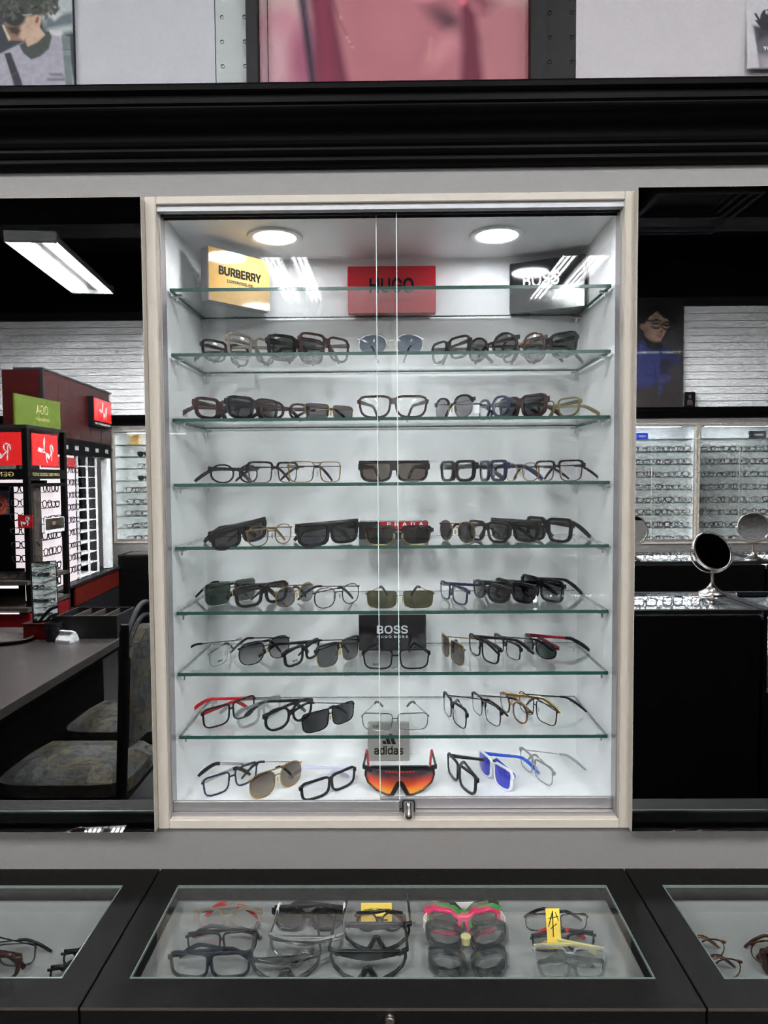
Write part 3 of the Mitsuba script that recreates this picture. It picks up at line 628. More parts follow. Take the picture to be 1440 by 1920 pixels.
def eyeglasses(label, o, yaw, shape='rect', style='acetate', col='black', lens='clear', arm=None, tip=None, s=0.072, sc=1.0, roll=0.0, k=1.3, L=0.135, name=None, cat_='eyeglasses', group=None, mark=None, lift=0.0, keyhole=False, brow=None, tilt=0.0, h0=None, fold=(18, 18), ht=None, flat=False):
    """One open pair standing on its lens rims and arm tips at o; the front faces local -y."""
    w, h = SHAPES[shape][0] * sc, SHAPES[shape][1] * sc
    key = thing(name or ('sunglasses' if lens not in ('clear',) else 'eyeglasses'), label, cat_, group)
    b = s - w
    hs = 1.0
    t, d, bev = {'acetate': (0.0042, 0.0042, 0.0008), 'thick': (0.0053, 0.0055, 0.001), 'metal': (0.0013, 0.0018, 0), 'double': (0.0014, 0.002, 0), 'rimless': (0.0006, 0.0012, 0), 'brow': (0.0012, 0.0022, 0), 'thin': (0.0026, 0.003, 0.0005), 'half': (0.0011, 0.002, 0), 'goggle': (0.011, 0.02, 0.003)}[style]
    if ht: hs = (ht - 2 * t) / h; h *= hs
    oR = outline(shape, scale=sc) * [1, hs]; oL = oR * [-1, 1]; oL = oL[::-1]
    zc = h / 2 + (t if style not in ('brow', 'half', 'rimless') else 0.0012)
    mv = lambda q, cx: Polygon(q + [cx, zc])
    LL, RR = mv(oL, -s / 2), mv(oR, s / 2)
    outer = unary_union([LL.buffer(t), RR.buffer(t)])
    hz = zc + h * 0.30; W = s / 2 + w / 2 + t
    pieces = [outer]
    end = 0.006 if style in ('acetate', 'thick', 'brow', 'thin', 'goggle') else 0.004
    eh = {'thick': 0.0105, 'acetate': 0.0075, 'goggle': 0.012}.get(style, 0.0035)
    if brow: eh = 0.007
    for sd in (-1, 1): pieces.append(sbox(*sorted((sd * (W - 0.006 - w * 0.03), sd * (W + end * 0.6)))[:1], hz - eh / 2, sorted((sd * (W - 0.006 - w * 0.03), sd * (W + end * 0.6)))[1], hz + eh / 2))
    if style in ('acetate', 'thick', 'goggle'):
        r = b * 0.62
        shut = outer.buffer(r).buffer(-r).intersection(sbox(-b, zc + h * (0.06 if style == 'thick' else 0.14), b, zc + h * (0.44 if keyhole or style == 'acetate' else 0.5) + t * 0.6))
        pieces.append(shut)
        if flat:      # a straight brow with flared ends
            pieces.append(Polygon([(-W - 0.002, zc + h * 0.5 + t), (W + 0.002, zc + h * 0.5 + t), (W + 0.001, zc + h * 0.12), (W - w * 0.25, zc + h * 0.12), (b * 0.4, zc + h * 0.2), (-b * 0.4, zc + h * 0.2), (-W + w * 0.25, zc + h * 0.12), (-W - 0.001, zc + h * 0.12)]))
        body = unary_union(pieces).buffer(0.0012).buffer(-0.0012).buffer(-0.001).buffer(0.001)
    else:
        arch = LineString([(-b / 2 - 0.001, zc + h * 0.14), (-b * 0.3, zc + h * 0.22), (b * 0.3, zc + h * 0.22), (b / 2 + 0.001, zc + h * 0.14)]).buffer(max(t * 0.55, 0.0008))
        pieces.append(arch)
        if style == 'double' or shape in ('aviator', 'nav') and style != 'rimless':
            pieces.append(LineString([(-s / 2 + w * 0.12, zc + h * 0.5 + t * 0.4), (-b * 0.4, zc + h * 0.47), (b * 0.4, zc + h * 0.47), (s / 2 - w * 0.12, zc + h * 0.5 + t * 0.4)]).buffer(0.0009))
        body = unary_union(pieces)
    holes = unary_union([LL.buffer(-0.0002), RR.buffer(-0.0002)])
    if style == 'rimless': body = unary_union([p.difference(holes) for p in pieces[1:]])
    else: body = body.difference(holes)
    browp = None
    if brow or style == 'brow':
        band = unary_union([q.buffer(0.0035 if style == 'brow' else 0.002) for q in (LL, RR)]).intersection(sbox(-0.2, zc + h * 0.16, 0.2, 0.2))
        ends = [sbox(min(sd * (W - 0.004), sd * (W + 0.006)), hz - 0.003, max(sd * (W - 0.004), sd * (W + 0.006)), hz + 0.004) for sd in (-1, 1)]
        browp = unary_union([band, *ends]).difference(holes)
    if style == 'half': body = body.intersection(unary_union([sbox(-0.2, zc - h * 0.05, 0.2, 0.2)]))
    tw = T().translate([float(v) for v in o]).rotate([0, 0, 1], math.degrees(yaw)).rotate([0, 1, 0], roll).rotate([1, 0, 0], tilt)
    colm = 'l_crystal' if col == 'crystal' else 'f_' + col
    add('frame_front', front_mesh(body, d, bev, k), colm, key, tw=tw)
    if browp is not None: add('brow_bar', front_mesh(browp, 0.0042, 0.0006, k), 'f_' + (brow or 'black'), key, tw=tw)
    for o_, cx in ((oL, -s / 2), (oR, s / 2)):
        if lens in GRADS:
            (V, F), c = lens_mesh(o_, cx, zc, k, GRADS[lens]); sdict = ply((V, F), 'l_grad', color=c)
        else:
            (V, F), _ = lens_mesh(o_, cx, zc, k); sdict = ply((V, F), 'l_' + lens, smooth=True)
        sdict['to_world'] = tw; obj('lens', sdict, key)
    metal = style in ('metal', 'double', 'rimless', 'brow', 'half')
    am = 'f_' + (arm or (col if col != 'crystal' else 'crystal'))
    hh0, hh1, th = (0.0022, 0.002, 0.0016) if metal else ((0.013, 0.0075, 0.0036) if style == 'thick' else (0.0085, 0.006, 0.0034))
    if h0: hh0 = h0
    for sd, fa in ((-1, fold[0]), (1, fold[1])):
        xx = sd * (W + end * 0.6 - th / 2); yy = k * xx * xx + d / 2 - 0.0005
        if fa > 60: yy += th * 0.6 + 0.0015; xx -= sd * th * 0.5
        turn = trimesh.transformations.rotation_matrix(math.radians(sd * fa), [0, 0, 1], [xx, yy, 0])
        def arm_mesh(**q): m_ = temple_mesh(**q); m_.apply_transform(turn); return m_
        top = hz
        a = dict(x=xx, y=yy, z=top, side=sd, L=L * sc, h0=hh0, h1=hh1, th=th, splay=0.0, drop=top - 0.004)
        if metal:
            p = add('temple', arm_mesh(**{**a, 's1': 0.7}), am, key, tw=tw)
            add('temple_tip', arm_mesh(**{**a, 'h0': 0.005, 'h1': 0.0045, 'th': 0.0032, 's0': 0.58}), 'f_' + (tip or 'black'), p, tw=tw)
        else:
            p = add('temple', arm_mesh(**a, tipw=0.001), am if not (arm is None and col == 'crystal') else 'l_crystal', key, tw=tw)
            if tip: add('temple_tip', arm_mesh(**{**a, 'th': th + 0.0006, 'h1': hh1 + 0.001, 's0': 0.6}), 'f_' + tip, p, tw=tw)
    if metal:
        for sd in (-1, 1):
            pd = trimesh.creation.icosphere(2, 1.0); pd.apply_scale([0.0016, 0.0022, 0.0055]); pd.apply_translation([sd * b * 0.36, 0.006, zc - h * 0.06])
            arm_ = sweep([(sd * b * 0.48, 0.0, zc + h * 0.02), (sd * b * 0.42, 0.004, zc - 0.0), (sd * b * 0.36, 0.0055, zc - h * 0.05)], 0.0005, 6)
            add('nose_pad', cat(pd, arm_), 'l_crystal' if lens == 'clear' else 'f_khaki', key, tw=tw)
    if mark:
        m = upright(words(mark, 0.0042, 0.0002, True), -0.0035 + 0.0); m.apply_translation([-s / 2 - 0.002, 0, zc - h * 0.32]); m.vertices = wrap(m.vertices, k)
        add('lens_print', m, 'm_ink', key, tw=tw)
    return key


def solve_pose(xl, xr, yb, z, sign, s, depth=None):
    """Where a pair stands whose lens centres show at columns xl and xr and whose rims meet the shelf (height z) at row yb."""
    xm = (xl + xr) / 2
    if depth is None:
        P = at_z(xm, yb, z); depth = min(max(P[1], 1.405), 1.575)
    c = at_y(xm, 960, depth); c = at_y(xm, 960 + 0, depth)
    X = c[0]
    def px(q): return 720 + FPX * (q @ RT) / (q @ FW)
    lo, hi = 0.0, math.radians(78)
    f = lambda a: px(np.array([X + s / 2 * math.cos(a), depth + sign * s / 2 * math.sin(a), z])) - px(np.array([X - s / 2 * math.cos(a), depth - sign * s / 2 * math.sin(a), z]))
    if f(0) <= xr - xl or sign == 0: return np.array([X, depth, z]), 0.0
    for _ in range(40):
        m = (lo + hi) / 2
        if f(m) > xr - xl: lo = m
        else: hi = m
    # keep the middle of the pair on its column
    a = lo
    for _ in range(3):
        e = (px(np.array([X + s / 2 * math.cos(a), depth + sign * s / 2 * math.sin(a), z])) + px(np.array([X - s / 2 * math.cos(a), depth - sign * s / 2 * math.sin(a), z]))) / 2 - xm
        X -= e * depth / FPX
    return np.array([X, depth, z]), sign * a


ROWN = ['', 'second', 'third', 'fourth', 'fifth', 'sixth', 'seventh', 'eighth']
NTH = ['leftmost', 'second', 'third', 'fourth']
# row (0 = the shelf with the sign blocks, 8 = the cabinet floor), columns of the lens centres, row of the rims or a depth, look, keyword overrides
SPEC = [
 (1, [(404, 451, 683, 'slim black eyeglasses with silver hinges', dict(shape='wayf', col='black')),
      (451.5, 499, 678, 'grey-brown translucent eyeglasses', dict(shape='square', col='smoke', style='acetate')),
      (530, 585, 680, 'chunky black sunglasses with green lenses', dict(shape='square', style='thick', lens='green')),
      (588, 637, 676, 'dark tortoise eyeglasses', dict(shape='wayf', col='darkbrown'))],
     (699, 771, 664, 'round silver wire sunglasses with blue-grey lenses', dict(shape='hex', style='metal', col='silver', lens='blue', arm='silver')),
     [(822, 859, 677, 'glossy black eyeglasses', dict(shape='wayf', col='black')),
      (895, 945, 675, 'round black sunglasses', dict(shape='round', col='black', lens='grey', sc=1.06)),
      (955, 999, 676, 'round tortoise eyeglasses', dict(shape='pantos', col='tortoise')),
      (1002, 1055, 676, 'dark green-lensed black sunglasses', dict(shape='wayf', col='black', lens='green'))]),
 (2, [(391, 434, 1.44, 'thick dark brown eyeglasses', dict(shape='square', style='thick', col='darkbrown')),
      (453, 503, 1.44, 'thick black sunglasses with dark lenses', dict(shape='wayf', style='thick', lens='dark')),
      (512, 563, 1.445, 'dark brown eyeglasses with narrow rims', dict(shape='pantos', col='darkbrown')),
      (596, 644.6, 1.435, 'small gold wire sunglasses with square grey lenses', dict(shape='rect', style='metal', col='gold', lens='grey', arm='gold', s=0.068))],
     (704, 772, 1.42, 'large dark brown eyeglasses facing straight ahead', dict(shape='wayf', col='darkbrown', sc=1.04)),
     [(828, 867, 1.44, 'black and metal browline sunglasses', dict(shape='pantos', style='brow', col='silver', lens='mid')),
      (906, 937, 1.44, 'slate blue eyeglasses with a white paper tag', dict(shape='pantos', col='blue')),
      (953, 999, 1.44, 'dark brown sunglasses with wide arms', dict(shape='square', style='thick', col='darkbrown', lens='dark')),
      (1022, 1064, 1.44, 'olive eyeglasses', dict(shape='wayf', col='olive', style='thin'))]),
 (3, [(419, 468, 1.44, 'round black eyeglasses', dict(shape='oval', col='black', style='thin')),
      (490, 541, 1.44, 'black browline eyeglasses with wire rims', dict(shape='square', style='brow', col='gunmetal', arm='black', tip='black')),
      (567, 621, 1.44, 'gold wire navigator eyeglasses with a double bridge', dict(shape='nav', style='double', col='gold', arm='gunmetal', s=0.074))],
     (706.7, 771.7, 1.42, 'thick black sunglasses with brown lenses facing straight ahead', dict(shape='square', style='thick', lens='brown', sc=1.02, flat=True)),
     [(837, 870, 1.44, 'thick black eyeglasses', dict(shape='square', style='thick')),
      (906.7, 932, 1.44, 'thick black and blue eyeglasses', dict(shape='square', style='thick', col='navy')),
      (957, 993, 1.44, 'thin gold wire eyeglasses', dict(shape='pantos', style='metal', col='gold', arm='black')),
      (1020, 1068, 1.44, 'black browline eyeglasses with gold rims', dict(shape='square', style='brow', col='bronze', arm='black'))]),
 (4, [(429, 482, 1022, 'tilted chunky black wide-armed sunglasses', dict(shape='slim', style='thick', lens='dark', roll=-9, h0=0.02, flat=True)),
      (485.5, 533, 1022, 'fine gold wire eyeglasses', dict(shape='pantos', style='metal', col='gold', arm='gold', tip='gold')),
      (590, 648, 1022, 'angular chunky black sunglasses with grey lenses', dict(shape='rect', style='thick', lens='dark', sc=1.06, h0=0.016, roll=-2, flat=True))],
     (713, 780, 1024, 'half-rimmed gold sunglasses with dark lenses before the red-banded box', dict(shape='square', style='brow', col='gold', brow='black', lens='dark', s=0.074)),
     [(835, 873, 1016, 'round black sunglasses with gold rims', dict(shape='round', style='metal', col='gold', lens='dark')),
      (892, 932, 1016, 'black eyeglasses with clear lenses', dict(shape='wayf', col='black')),
      (938, 984, 1014, 'chunky black sunglasses with violet lenses', dict(shape='rect', style='thick', lens='dark', h0=0.018, flat=True)),
      (1003, 1047, 1015, 'thick matte black square eyeglasses', dict(shape='square', style='thick'))]),
 (5, [(410, 461, 1130, 'square dark green sunglasses with a silver bridge', dict(shape='big', style='double', col='silver', lens='green', arm='silver')),
      (469, 520, 1134, 'chunky black eyeglasses', dict(shape='square', style='thick')),
      (537.6, 576.5, 1133, 'gold sunglasses with shaded hexagonal lenses', dict(shape='hex', style='metal', col='gold', lens='gradblack', sc=1.03)),
      (611, 659, 1136, 'round black wire eyeglasses with gold hinges', dict(shape='pantos', style='metal', col='gunmetal', arm='black', tip='black'))],
     (716.7, 781.7, 1142, 'rimless brown sunglasses with rectangular lenses', dict(shape='rect', style='rimless', col='gold', lens='olive', sc=1.1, s=0.073)),
     [(833, 860, 1128, 'navy eyeglasses', dict(shape='square', col='navy', style='thin')),
      (895, 930, 1126, 'wrapped black sunglasses', dict(shape='oval', style='thick', lens='dark', k=2.6)),
      (940, 978, 1126, 'black sunglasses with a white tag', dict(shape='square', style='thick', lens='dark', k=2.2)),
      (992, 1032, 1124, 'large square black sunglasses with shaded lenses', dict(shape='big', style='acetate', lens='gradblack'))]),
 (6, [(413, 445, 1239, 'thin silver wire eyeglasses', dict(shape='rect', style='metal', col='silver', arm='gunmetal', mark='BOSS', sc=1.1)),
      (474.5, 525, 1240, 'black aviator sunglasses with shaded lenses', dict(shape='aviator', style='double', col='blackmetal', lens='gradgrey', arm='black')),
      (553.6, 588, 1241, 'black eyeglasses with clear lenses', dict(shape='square', mark='BOSS')),
      (617, 659, 1243, 'grey browline sunglasses with a gold bridge', dict(shape='nav', style='brow', col='gold', brow='gunmetal', lens='grey', arm='gunmetal'))],
     (708, 774, 1256, 'black eyeglasses facing straight ahead below the black sign block', dict(shape='square', style='thin', mark='BOSS', sc=1.0, s=0.073)),
     [(833, 855, 1237, 'gold and brown sunglasses', dict(shape='big', style='metal', col='gold', lens='brown')),
      (888, 917, 1235, 'black eyeglasses with hinges of bare metal', dict(shape='rect', style='thin', sc=1.08)),
      (934, 960, 1228, 'black browline eyeglasses with thin lower rims', dict(shape='rect', style='brow', col='blackmetal', brow='black', arm='black')),
      (987, 1018, 1228, 'wrapped green-black sunglasses with red and black arms', dict(shape='oval', style='thin', col='blackmetal', lens='green', arm='darkred', tip='black', k=3.0, sc=1.08))]),
 (7, [(408, 459, 1354, 'black rectangular eyeglasses with red arms', dict(shape='rect', style='thin', arm='red', sc=1.08)),
      (469, 512, 1353, 'clear crystal eyeglasses', dict(shape='square', col='crystal', style='acetate')),
      (522.6, 569, 1360, 'rounded black eyeglasses', dict(shape='pantos', sc=1.1)),
      (594, 645, 1364, 'black sunglasses with a straight metal bridge', dict(shape='nav', style='double', col='blackmetal', lens='dark', arm='gunmetal', sc=1.08))],
     (705, 772, 1370, 'fine silver wire eyeglasses facing straight ahead', dict(shape='rect', style='metal', col='silver', tip='gunmetal', sc=1.08, s=0.072, mark='BOSS')),
     [(837, 859, 1351, 'black browline eyeglasses with wire lower rims', dict(shape='rect', style='brow', col='blackmetal', arm='black', brow='black', sc=1.1)),
      (893, 922, 1348, 'black eyeglasses with brown arms', dict(shape='rect', style='metal', col='gunmetal', arm='darkbrown', brow='black')),
      (945, 973, 1345, 'tortoise and gold eyeglasses', dict(shape='pantos', style='thin', col='tortoise', arm='gold')),
      (985, 1022, 1347, 'black wire eyeglasses', dict(shape='rect', style='metal', col='blackmetal', arm='black', tip='black', sc=1.1))]),
 (8, [(408, 463, 1480, 'navy eyeglasses with metal arms', dict(shape='square', style='thin', col='navy', tip='black', arm='silver')),
      (495, 546.6, 1485, 'gold aviator sunglasses with shaded grey lenses', dict(shape='aviator', style='metal', col='gold', lens='gradbrown', sc=1.0)),
      (594, 645.5, 1488, 'black rectangular eyeglasses with white arms', dict(shape='rect', style='acetate', arm='lilac', sc=1.12))],
     None,
     [(847, 874, 1471, 'black eyeglasses with dark red inner arms', dict(shape='rect', style='acetate', sc=1.08)),
      (908, 941, 1466, 'white sunglasses with mirrored blue lenses and blue arms', dict(shape='square', style='acetate', col='white', lens='bluemirror', arm='royal')),
      (985, 1017, 1455, 'silver-grey half-rimmed eyeglasses', dict(shape='rect', style='metal', col='grey', brow='grey', arm='grey', tip='grey', sc=1.1))]),
]


def shelf_name(r): return f'{ROWN[r]} shelf' if r < 8 else 'cabinet floor'


PLACED = {}
HEIGHT = {1: ([46, 52, 55, 52], 39, [46, 52, 52, 54]), 2: ([43, 46, 37, 30], 46, [43, 42, 45, 37]), 3: ([38, 41, 43], 43, [43, 43, 37, 40]), 4: ([43, 41, 47], 36, [44, 43, 45, 50]),
          5: ([47, 45, 41, 42], 37, [38, 40, 42, 48]), 6: ([38, 48, 39, 46], 41, [45, 43, 34, 37]), 7: ([43, 43, 46, 42], 36, [43, 42, 42, 42]), 8: ([42, 53, 40], 0, [47, 49, 42])}   # millimetres, front of each pair
for r, left, mid, right in SPEC:
    z = SHELF_Z[r] + 0.0034 if r < 8 else CF + 0.0004
    grp = f'eyewear on the {shelf_name(r)} of the cabinet'
    for gi, g in (('left', left), ('middle', [mid] if mid else []), ('right', right)):
        for i, (xl, xr, yb, desc, kw) in enumerate(g):
            kw = dict(kw); s = kw.pop('s', 0.072)
            sign = {'left': 1, 'middle': 0, 'right': -1}[gi]
            o, yaw = solve_pose(xl, xr, yb if yb > 10 else 0, z, sign, s, None if yb > 10 else yb)
            if gi == 'middle': lab = f'{desc} on the {shelf_name(r)}' if len(desc.split()) < 12 else desc + f', {shelf_name(r)}'
            else: lab = f'{desc}, {NTH[i]} in {gi} group, {shelf_name(r)}'
            sun = kw.get('lens', 'clear') != 'clear'
            hm = HEIGHT[r][{'left': 0, 'middle': 1, 'right': 2}[gi]]; kw['ht'] = (hm if gi == 'middle' else hm[i]) / 1000
            kw.setdefault('fold', {'left': (82, 42), 'middle': (17, 17), 'right': (38, 82)}[gi])
            PLACED[(r, gi, i)] = (eyeglasses(lab, o, yaw, s=s, cat_='sunglasses' if sun else 'eyeglasses', group=grp, **kw), o, yaw)


# the sports shield in the middle of the cabinet floor
def shield(label, o, yaw, W=0.150, H=0.055, m_rim='f_black', lens='fire', arm='red', k=5.0, group=None, sc=1.0, tip=None, name='sunglasses', cat_='sunglasses', topbar=True, rim=0.003):
    key = thing(name, label, cat_, group); h2 = W / 2
    half = [(0, 0.92 * H), (0.30 * h2, 0.95 * H), (0.70 * h2, 0.93 * H), (0.96 * h2, 0.86 * H), (0.98 * h2, 0.62 * H), (0.90 * h2, 0.36 * H), (0.64 * h2, 0.13 * H), (0.36 * h2, 0.03 * H), (0.26 * h2, 0.03 * H), (0.16 * h2, 0.3 * H), (0.08 * h2, 0.52 * H), (0, 0.56 * H)]
    lp_ = Polygon(half + [(-x, z) for x, z in half[::-1]]).buffer(-0.002).buffer(0.002)
    tw = T().translate([float(v) for v in o]).rotate([0, 0, 1], math.degrees(yaw))
    ring = lp_.buffer(rim * 0.5).difference(lp_.buffer(-rim * 0.5))
    bars = [ring]
    if topbar: bars += [Polygon([(-h2 * 0.86, H * 0.9), (h2 * 0.86, H * 0.9), (h2 * 0.8, H * 1.02), (-h2 * 0.8, H * 1.02)])]
    bars += [Polygon([(sd * h2 * 0.8, H * 0.8), (sd * h2 * 1.04, H * 0.84), (sd * h2 * 1.04, H * 0.98), (sd * h2 * 0.8, H * 0.98)]) for sd in (-1, 1)]
    bars.append(Polygon([(-0.1 * h2, H * 0.5), (0.1 * h2, H * 0.5), (0.24 * h2, H * 0.02), (0.17 * h2, H * 0.02), (0, H * 0.42), (-0.17 * h2, H * 0.02), (-0.24 * h2, H * 0.02)]))
    add('frame_front', front_mesh(unary_union([b.buffer(0) for b in bars]), 0.006, 0.0008, k), m_rim, key, tw=tw)
    gx = np.linspace(-h2, h2, 41); vs, fs = [], []
    g = lp_
    nv = 14; V = []; idx = {}
    for i, x in enumerate(gx):
        seg = g.intersection(LineString([(x, -1), (x, 1)]))
        if seg.is_empty: lo = hi = H * 0.75
        else: lo, hi = seg.bounds[1], seg.bounds[3]
        for j in range(nv): V.append((x, 0, lo + (hi - lo) * j / (nv - 1)))
    V = np.array(V); F = []
    for i in range(len(gx) - 1):
        for j in range(nv - 1): a = i * nv + j; F += [(a, a + nv, a + nv + 1), (a, a + nv + 1, a + 1)]
    if lens == 'fire':
        t = np.clip(V[:, 2] / H, 0, 1); n = meshkit.fbm(V * [18, 1, 30], 3, 5) * 0.1
        c0, c1, c2 = (np.array(lin(*c)) for c in ((246, 160, 52), (222, 78, 40), (74, 58, 66)))
        q = np.clip(t * 1.55 - 0.22 + n, 0, 1)[:, None]
        col = np.where(q < 0.5, c0 * (1 - 2 * q) + c1 * 2 * q, c1 * (2 - 2 * q) + c2 * (2 * q - 1))
        sd = ply((wrap(V, k), np.array(F)), 'l_fire', smooth=True, color=col)
    else: sd = ply((wrap(V, k), np.array(F)), 'l_' + lens, smooth=True)
    sd['to_world'] = tw; obj('lens', sd, key)
    for sd in (-1, 1):
        xx = sd * h2 * 1.03; yy = k * xx * xx
        t_ = add('temple', temple_mesh(xx, yy, H * 0.91, sd, 0.125, 0.010, 0.0075, 0.004, 0.05, H * 0.91 - 0.004, s1=0.62), m_rim, key, tw=tw)
        add('temple_tip', temple_mesh(xx, yy, H * 0.91, sd, 0.125, 0.010, 0.0085, 0.005, 0.05, H * 0.91 - 0.004, s0=0.5), 'f_' + arm, t_, tw=tw)
    return key, tw


oS = at_z(750, 1494, CF)
kS, twS = shield('black sports shield sunglasses with orange mirrored lens on the cabinet floor', [oS[0], oS[1] + 0.004, CF + 0.0004], 0, W=0.147, H=0.054, group='eyewear on the cabinet floor of the cabinet')
dots = []
for i in range(9):
    q = bx(-0.0025, 0.0025, -0.0052, -0.0036, 0.0492, 0.0522); q.apply_translation([(i - 4) * 0.0068, 0, 0]); q.vertices = wrap(q.vertices, 5.0); dots.append(q)
for q in dots: add('vent', q, 'f_red', kS, tw=twS)

# ------------------------------------------------------------------ glass-topped counters along the front wall
HC = -0.7514
TRAY = -0.804
CM = {}


def counter(label, tw, group=None, detail=True):
    """Local: x from -0.445 to 0.445, y from 0 (front edge) to 0.357 (wall), z = 0 the top."""
    k = thing('display_counter', label, 'display counter', group)
    hw, ox0, ox1, oy0, oy1, dz = 0.4445, -0.394, 0.394, 0.058, 0.300, 0.0526

    def S(n, mk, m, par=k, **kw):
        if n not in CM: CM[n] = ply(mk(), m)
        return obj(n.split(':')[0], {**CM[n], 'to_world': tw}, par, **kw)

    def top():
        ring = sbox(-hw, 0, hw, 0.357).difference(sbox(ox0, oy0, ox1, oy1))
        m = extrude(ring, 0.028); m.apply_translation([0, 0, -0.028])
        v = m.vertices; e = (v[:, 1] < 1e-6) & (v[:, 2] > -1e-6); v[e, 2] -= 0.0016
        return m
    S('counter_top', top, 'm_counter')
    S('edge_strip', lambda: bx(-hw, hw, -0.0012, 0.0, -0.005, -0.0014), 'm_greybrown')
    S('glass_top', lambda: trimesh.Trimesh([[ox0, oy0, 0.0004], [ox1, oy0, 0.0004], [ox1, oy1, 0.0004], [ox0, oy1, 0.0004]], [[0, 1, 2], [0, 2, 3]], process=False), 'm_pane')
    S('glass_rim', lambda: cat(bx(ox0 - 0.001, ox1 + 0.001, oy0 - 0.0012, oy0 + 0.0016, -0.004, 0.0008), bx(ox0, ox1, oy1 - 0.001, oy1 + 0.001, -0.004, 0.0008), bx(ox0 - 0.001, ox0 + 0.001, oy0, oy1, -0.004, 0.0008), bx(ox1 - 0.001, ox1 + 0.001, oy0, oy1, -0.004, 0.0008)), 'm_glassrim')
    tx0, tx1, ty0, ty1 = ox0 - 0.012, ox1 + 0.012, oy0 - 0.03, oy1 + 0.008
    S('tray', lambda: cat(bx(tx0, tx1, ty0, ty1, -dz - 0.006, -dz), bx(tx0, tx0 + 0.004, ty0, ty1, -dz, -0.028), bx(tx1 - 0.004, tx1, ty0, ty1, -dz, -0.028), bx(tx0 + 0.004, tx1 - 0.004, ty1 - 0.004, ty1, -dz, -0.028)), 'm_fabric')
    S('tray_front', lambda: bx(tx0 + 0.004, tx1 - 0.004, ty0, ty0 + 0.004, -dz, -0.028), 'm_blackmatte')
    S('carcass', lambda: bx(-hw + 0.002, hw - 0.002, 0.022, 0.357, FLOOR - HC + 0.001, -dz - 0.008), 'm_blackmatte')
    for i, (za, zb) in enumerate(((-0.030, -0.165), (-0.170, -0.48), (-0.485, -0.80))):
        d = S(f'drawer:{i}', lambda: bx(-hw + 0.003, hw - 0.003, 0.004, 0.0215, zb, za, 0.002), 'm_black')
        S(f'knob:{i}', lambda: lathe_y([(0, 0), (0.0065, 0), (0.006, 0.008), (0.012, 0.014), (0.013, 0.02), (0.009, 0.026), (0, 0.027)], (0, 0.004, (za + zb) / 2 + 0.028)), 'm_satin', d)
    return k


def lathe_y(prof, c, n=24):
    """A turned knob whose axis points towards -y."""
    m = trimesh.creation.revolve(np.asarray(prof, float), sections=n)
    return trimesh.Trimesh(np.c_[m.vertices[:, 0], -m.vertices[:, 2], m.vertices[:, 1]] + np.asarray(c), m.faces, process=False)


CX = -0.0043
for dx, lab in ((0, 'black counter below the lit cabinet with a wide glass top full of sports eyewear'), (-0.8925, 'black glass-topped counter below the left mirror'), (0.8925, 'black glass-topped counter below the right mirror')):
    ck = counter(lab, T().translate([CX + dx, 0.973, HC]))
    if dx == 0:
        c_ = at_y(731, 1919, 0.963); add('rim_lock', lathe_y([(0, 0), (0.0085, 0), (0.0085, 0.006), (0.006, 0.009), (0, 0.009)], (c_[0], 0.9725, c_[2])), 'm_satin', ck, smooth=40)

# what lies in the counters
zt = TRAY + 0.0004


def lay(xl, xr, yb, label, shape, s=None, yaw=0, **kw):
    o = at_z((xl + xr) / 2, yb, zt); sp = at_z(xr, yb, zt)[0] - at_z(xl, yb, zt)[0]
    s0 = SHAPES[shape][0]; sc = kw.pop('sc', None) or sp / (s0 * 1.36)
    o[1] = min(max(o[1], 1.075), 1.22)
    sc = min(sc, 0.036 / SHAPES[shape][1])
    kw.setdefault('fold', (80, 74))
    return eyeglasses(label, o, math.radians(yaw), shape=shape, s=sp, sc=sc, cat_='sunglasses' if kw.get('lens', 'clear') != 'clear' else 'eyeglasses', **kw)


GC = 'eyewear inside the middle counter'
lay(383, 450, 1789, 'black rimmed eyeglasses inside the middle counter, behind the navy pair', 'rect', style='thin', group=GC, yaw=3, mark='demo', sc=0.95)
lay(355, 432, 1836, 'black eyeglasses with navy gloss at the front left of the middle counter', 'rect', style='acetate', col='darknavy', group=GC, sc=1.05)
lay(549, 615, 1722, 'dark sunglasses at the back of the middle counter', 'oval', style='thick', lens='dark', group=GC, sc=1.05)
lay(398, 462, 1742, 'pale translucent eyeglasses with dark bridge at the back left of the middle counter', 'oval', style='acetate', col='smoke', group=GC, tip='red')
lay(690, 735, 1712, 'round black rimmed eyeglasses at the back of the middle counter', 'round', style='thin', group=GC, tip='red')
lay(1003, 1066, 1722, 'dark wire eyeglasses at the back right of the middle counter', 'rect', style='metal', col='blackmetal', group=GC)


def sport(xc, wpx, yb, hpx, label, **kw):
    o = at_z(xc, yb, zt); W = wpx * float(np.dot(o, FW)) / FPX
    o[1] = min(max(o[1], 1.08), 1.20)
    return shield(label, [o[0], o[1], zt], kw.pop('yaw', 0), W=W, H=min(0.042, hpx * o[1] / FPX * 1.0), group=GC, name='sports_glasses', cat_='sports glasses', **kw)


sport(536, 128, 1840, 40, 'grey and black wrap sports glasses at the front of the middle counter', m_rim='f_gunmetal', lens='clear', arm='black', k=6, rim=0.005, yaw=0.12)
k1, tw1 = sport(572, 138, 1812, 52, 'white and silver sports glasses with black nose bridge in the middle counter', m_rim='f_silver', lens='clear', arm='white', k=6, rim=0.006)
k2, tw2 = sport(706, 126, 1782, 56, 'large thin black rimmed shield glasses before a yellow card in the middle counter', m_rim='f_black', lens='clear', arm='black', k=4, rim=0.004)
sport(690, 146, 1842, 52, 'clear shield glasses with black brow at the front of the middle counter', m_rim='f_black', lens='clear', arm='black', k=6, rim=0.005)


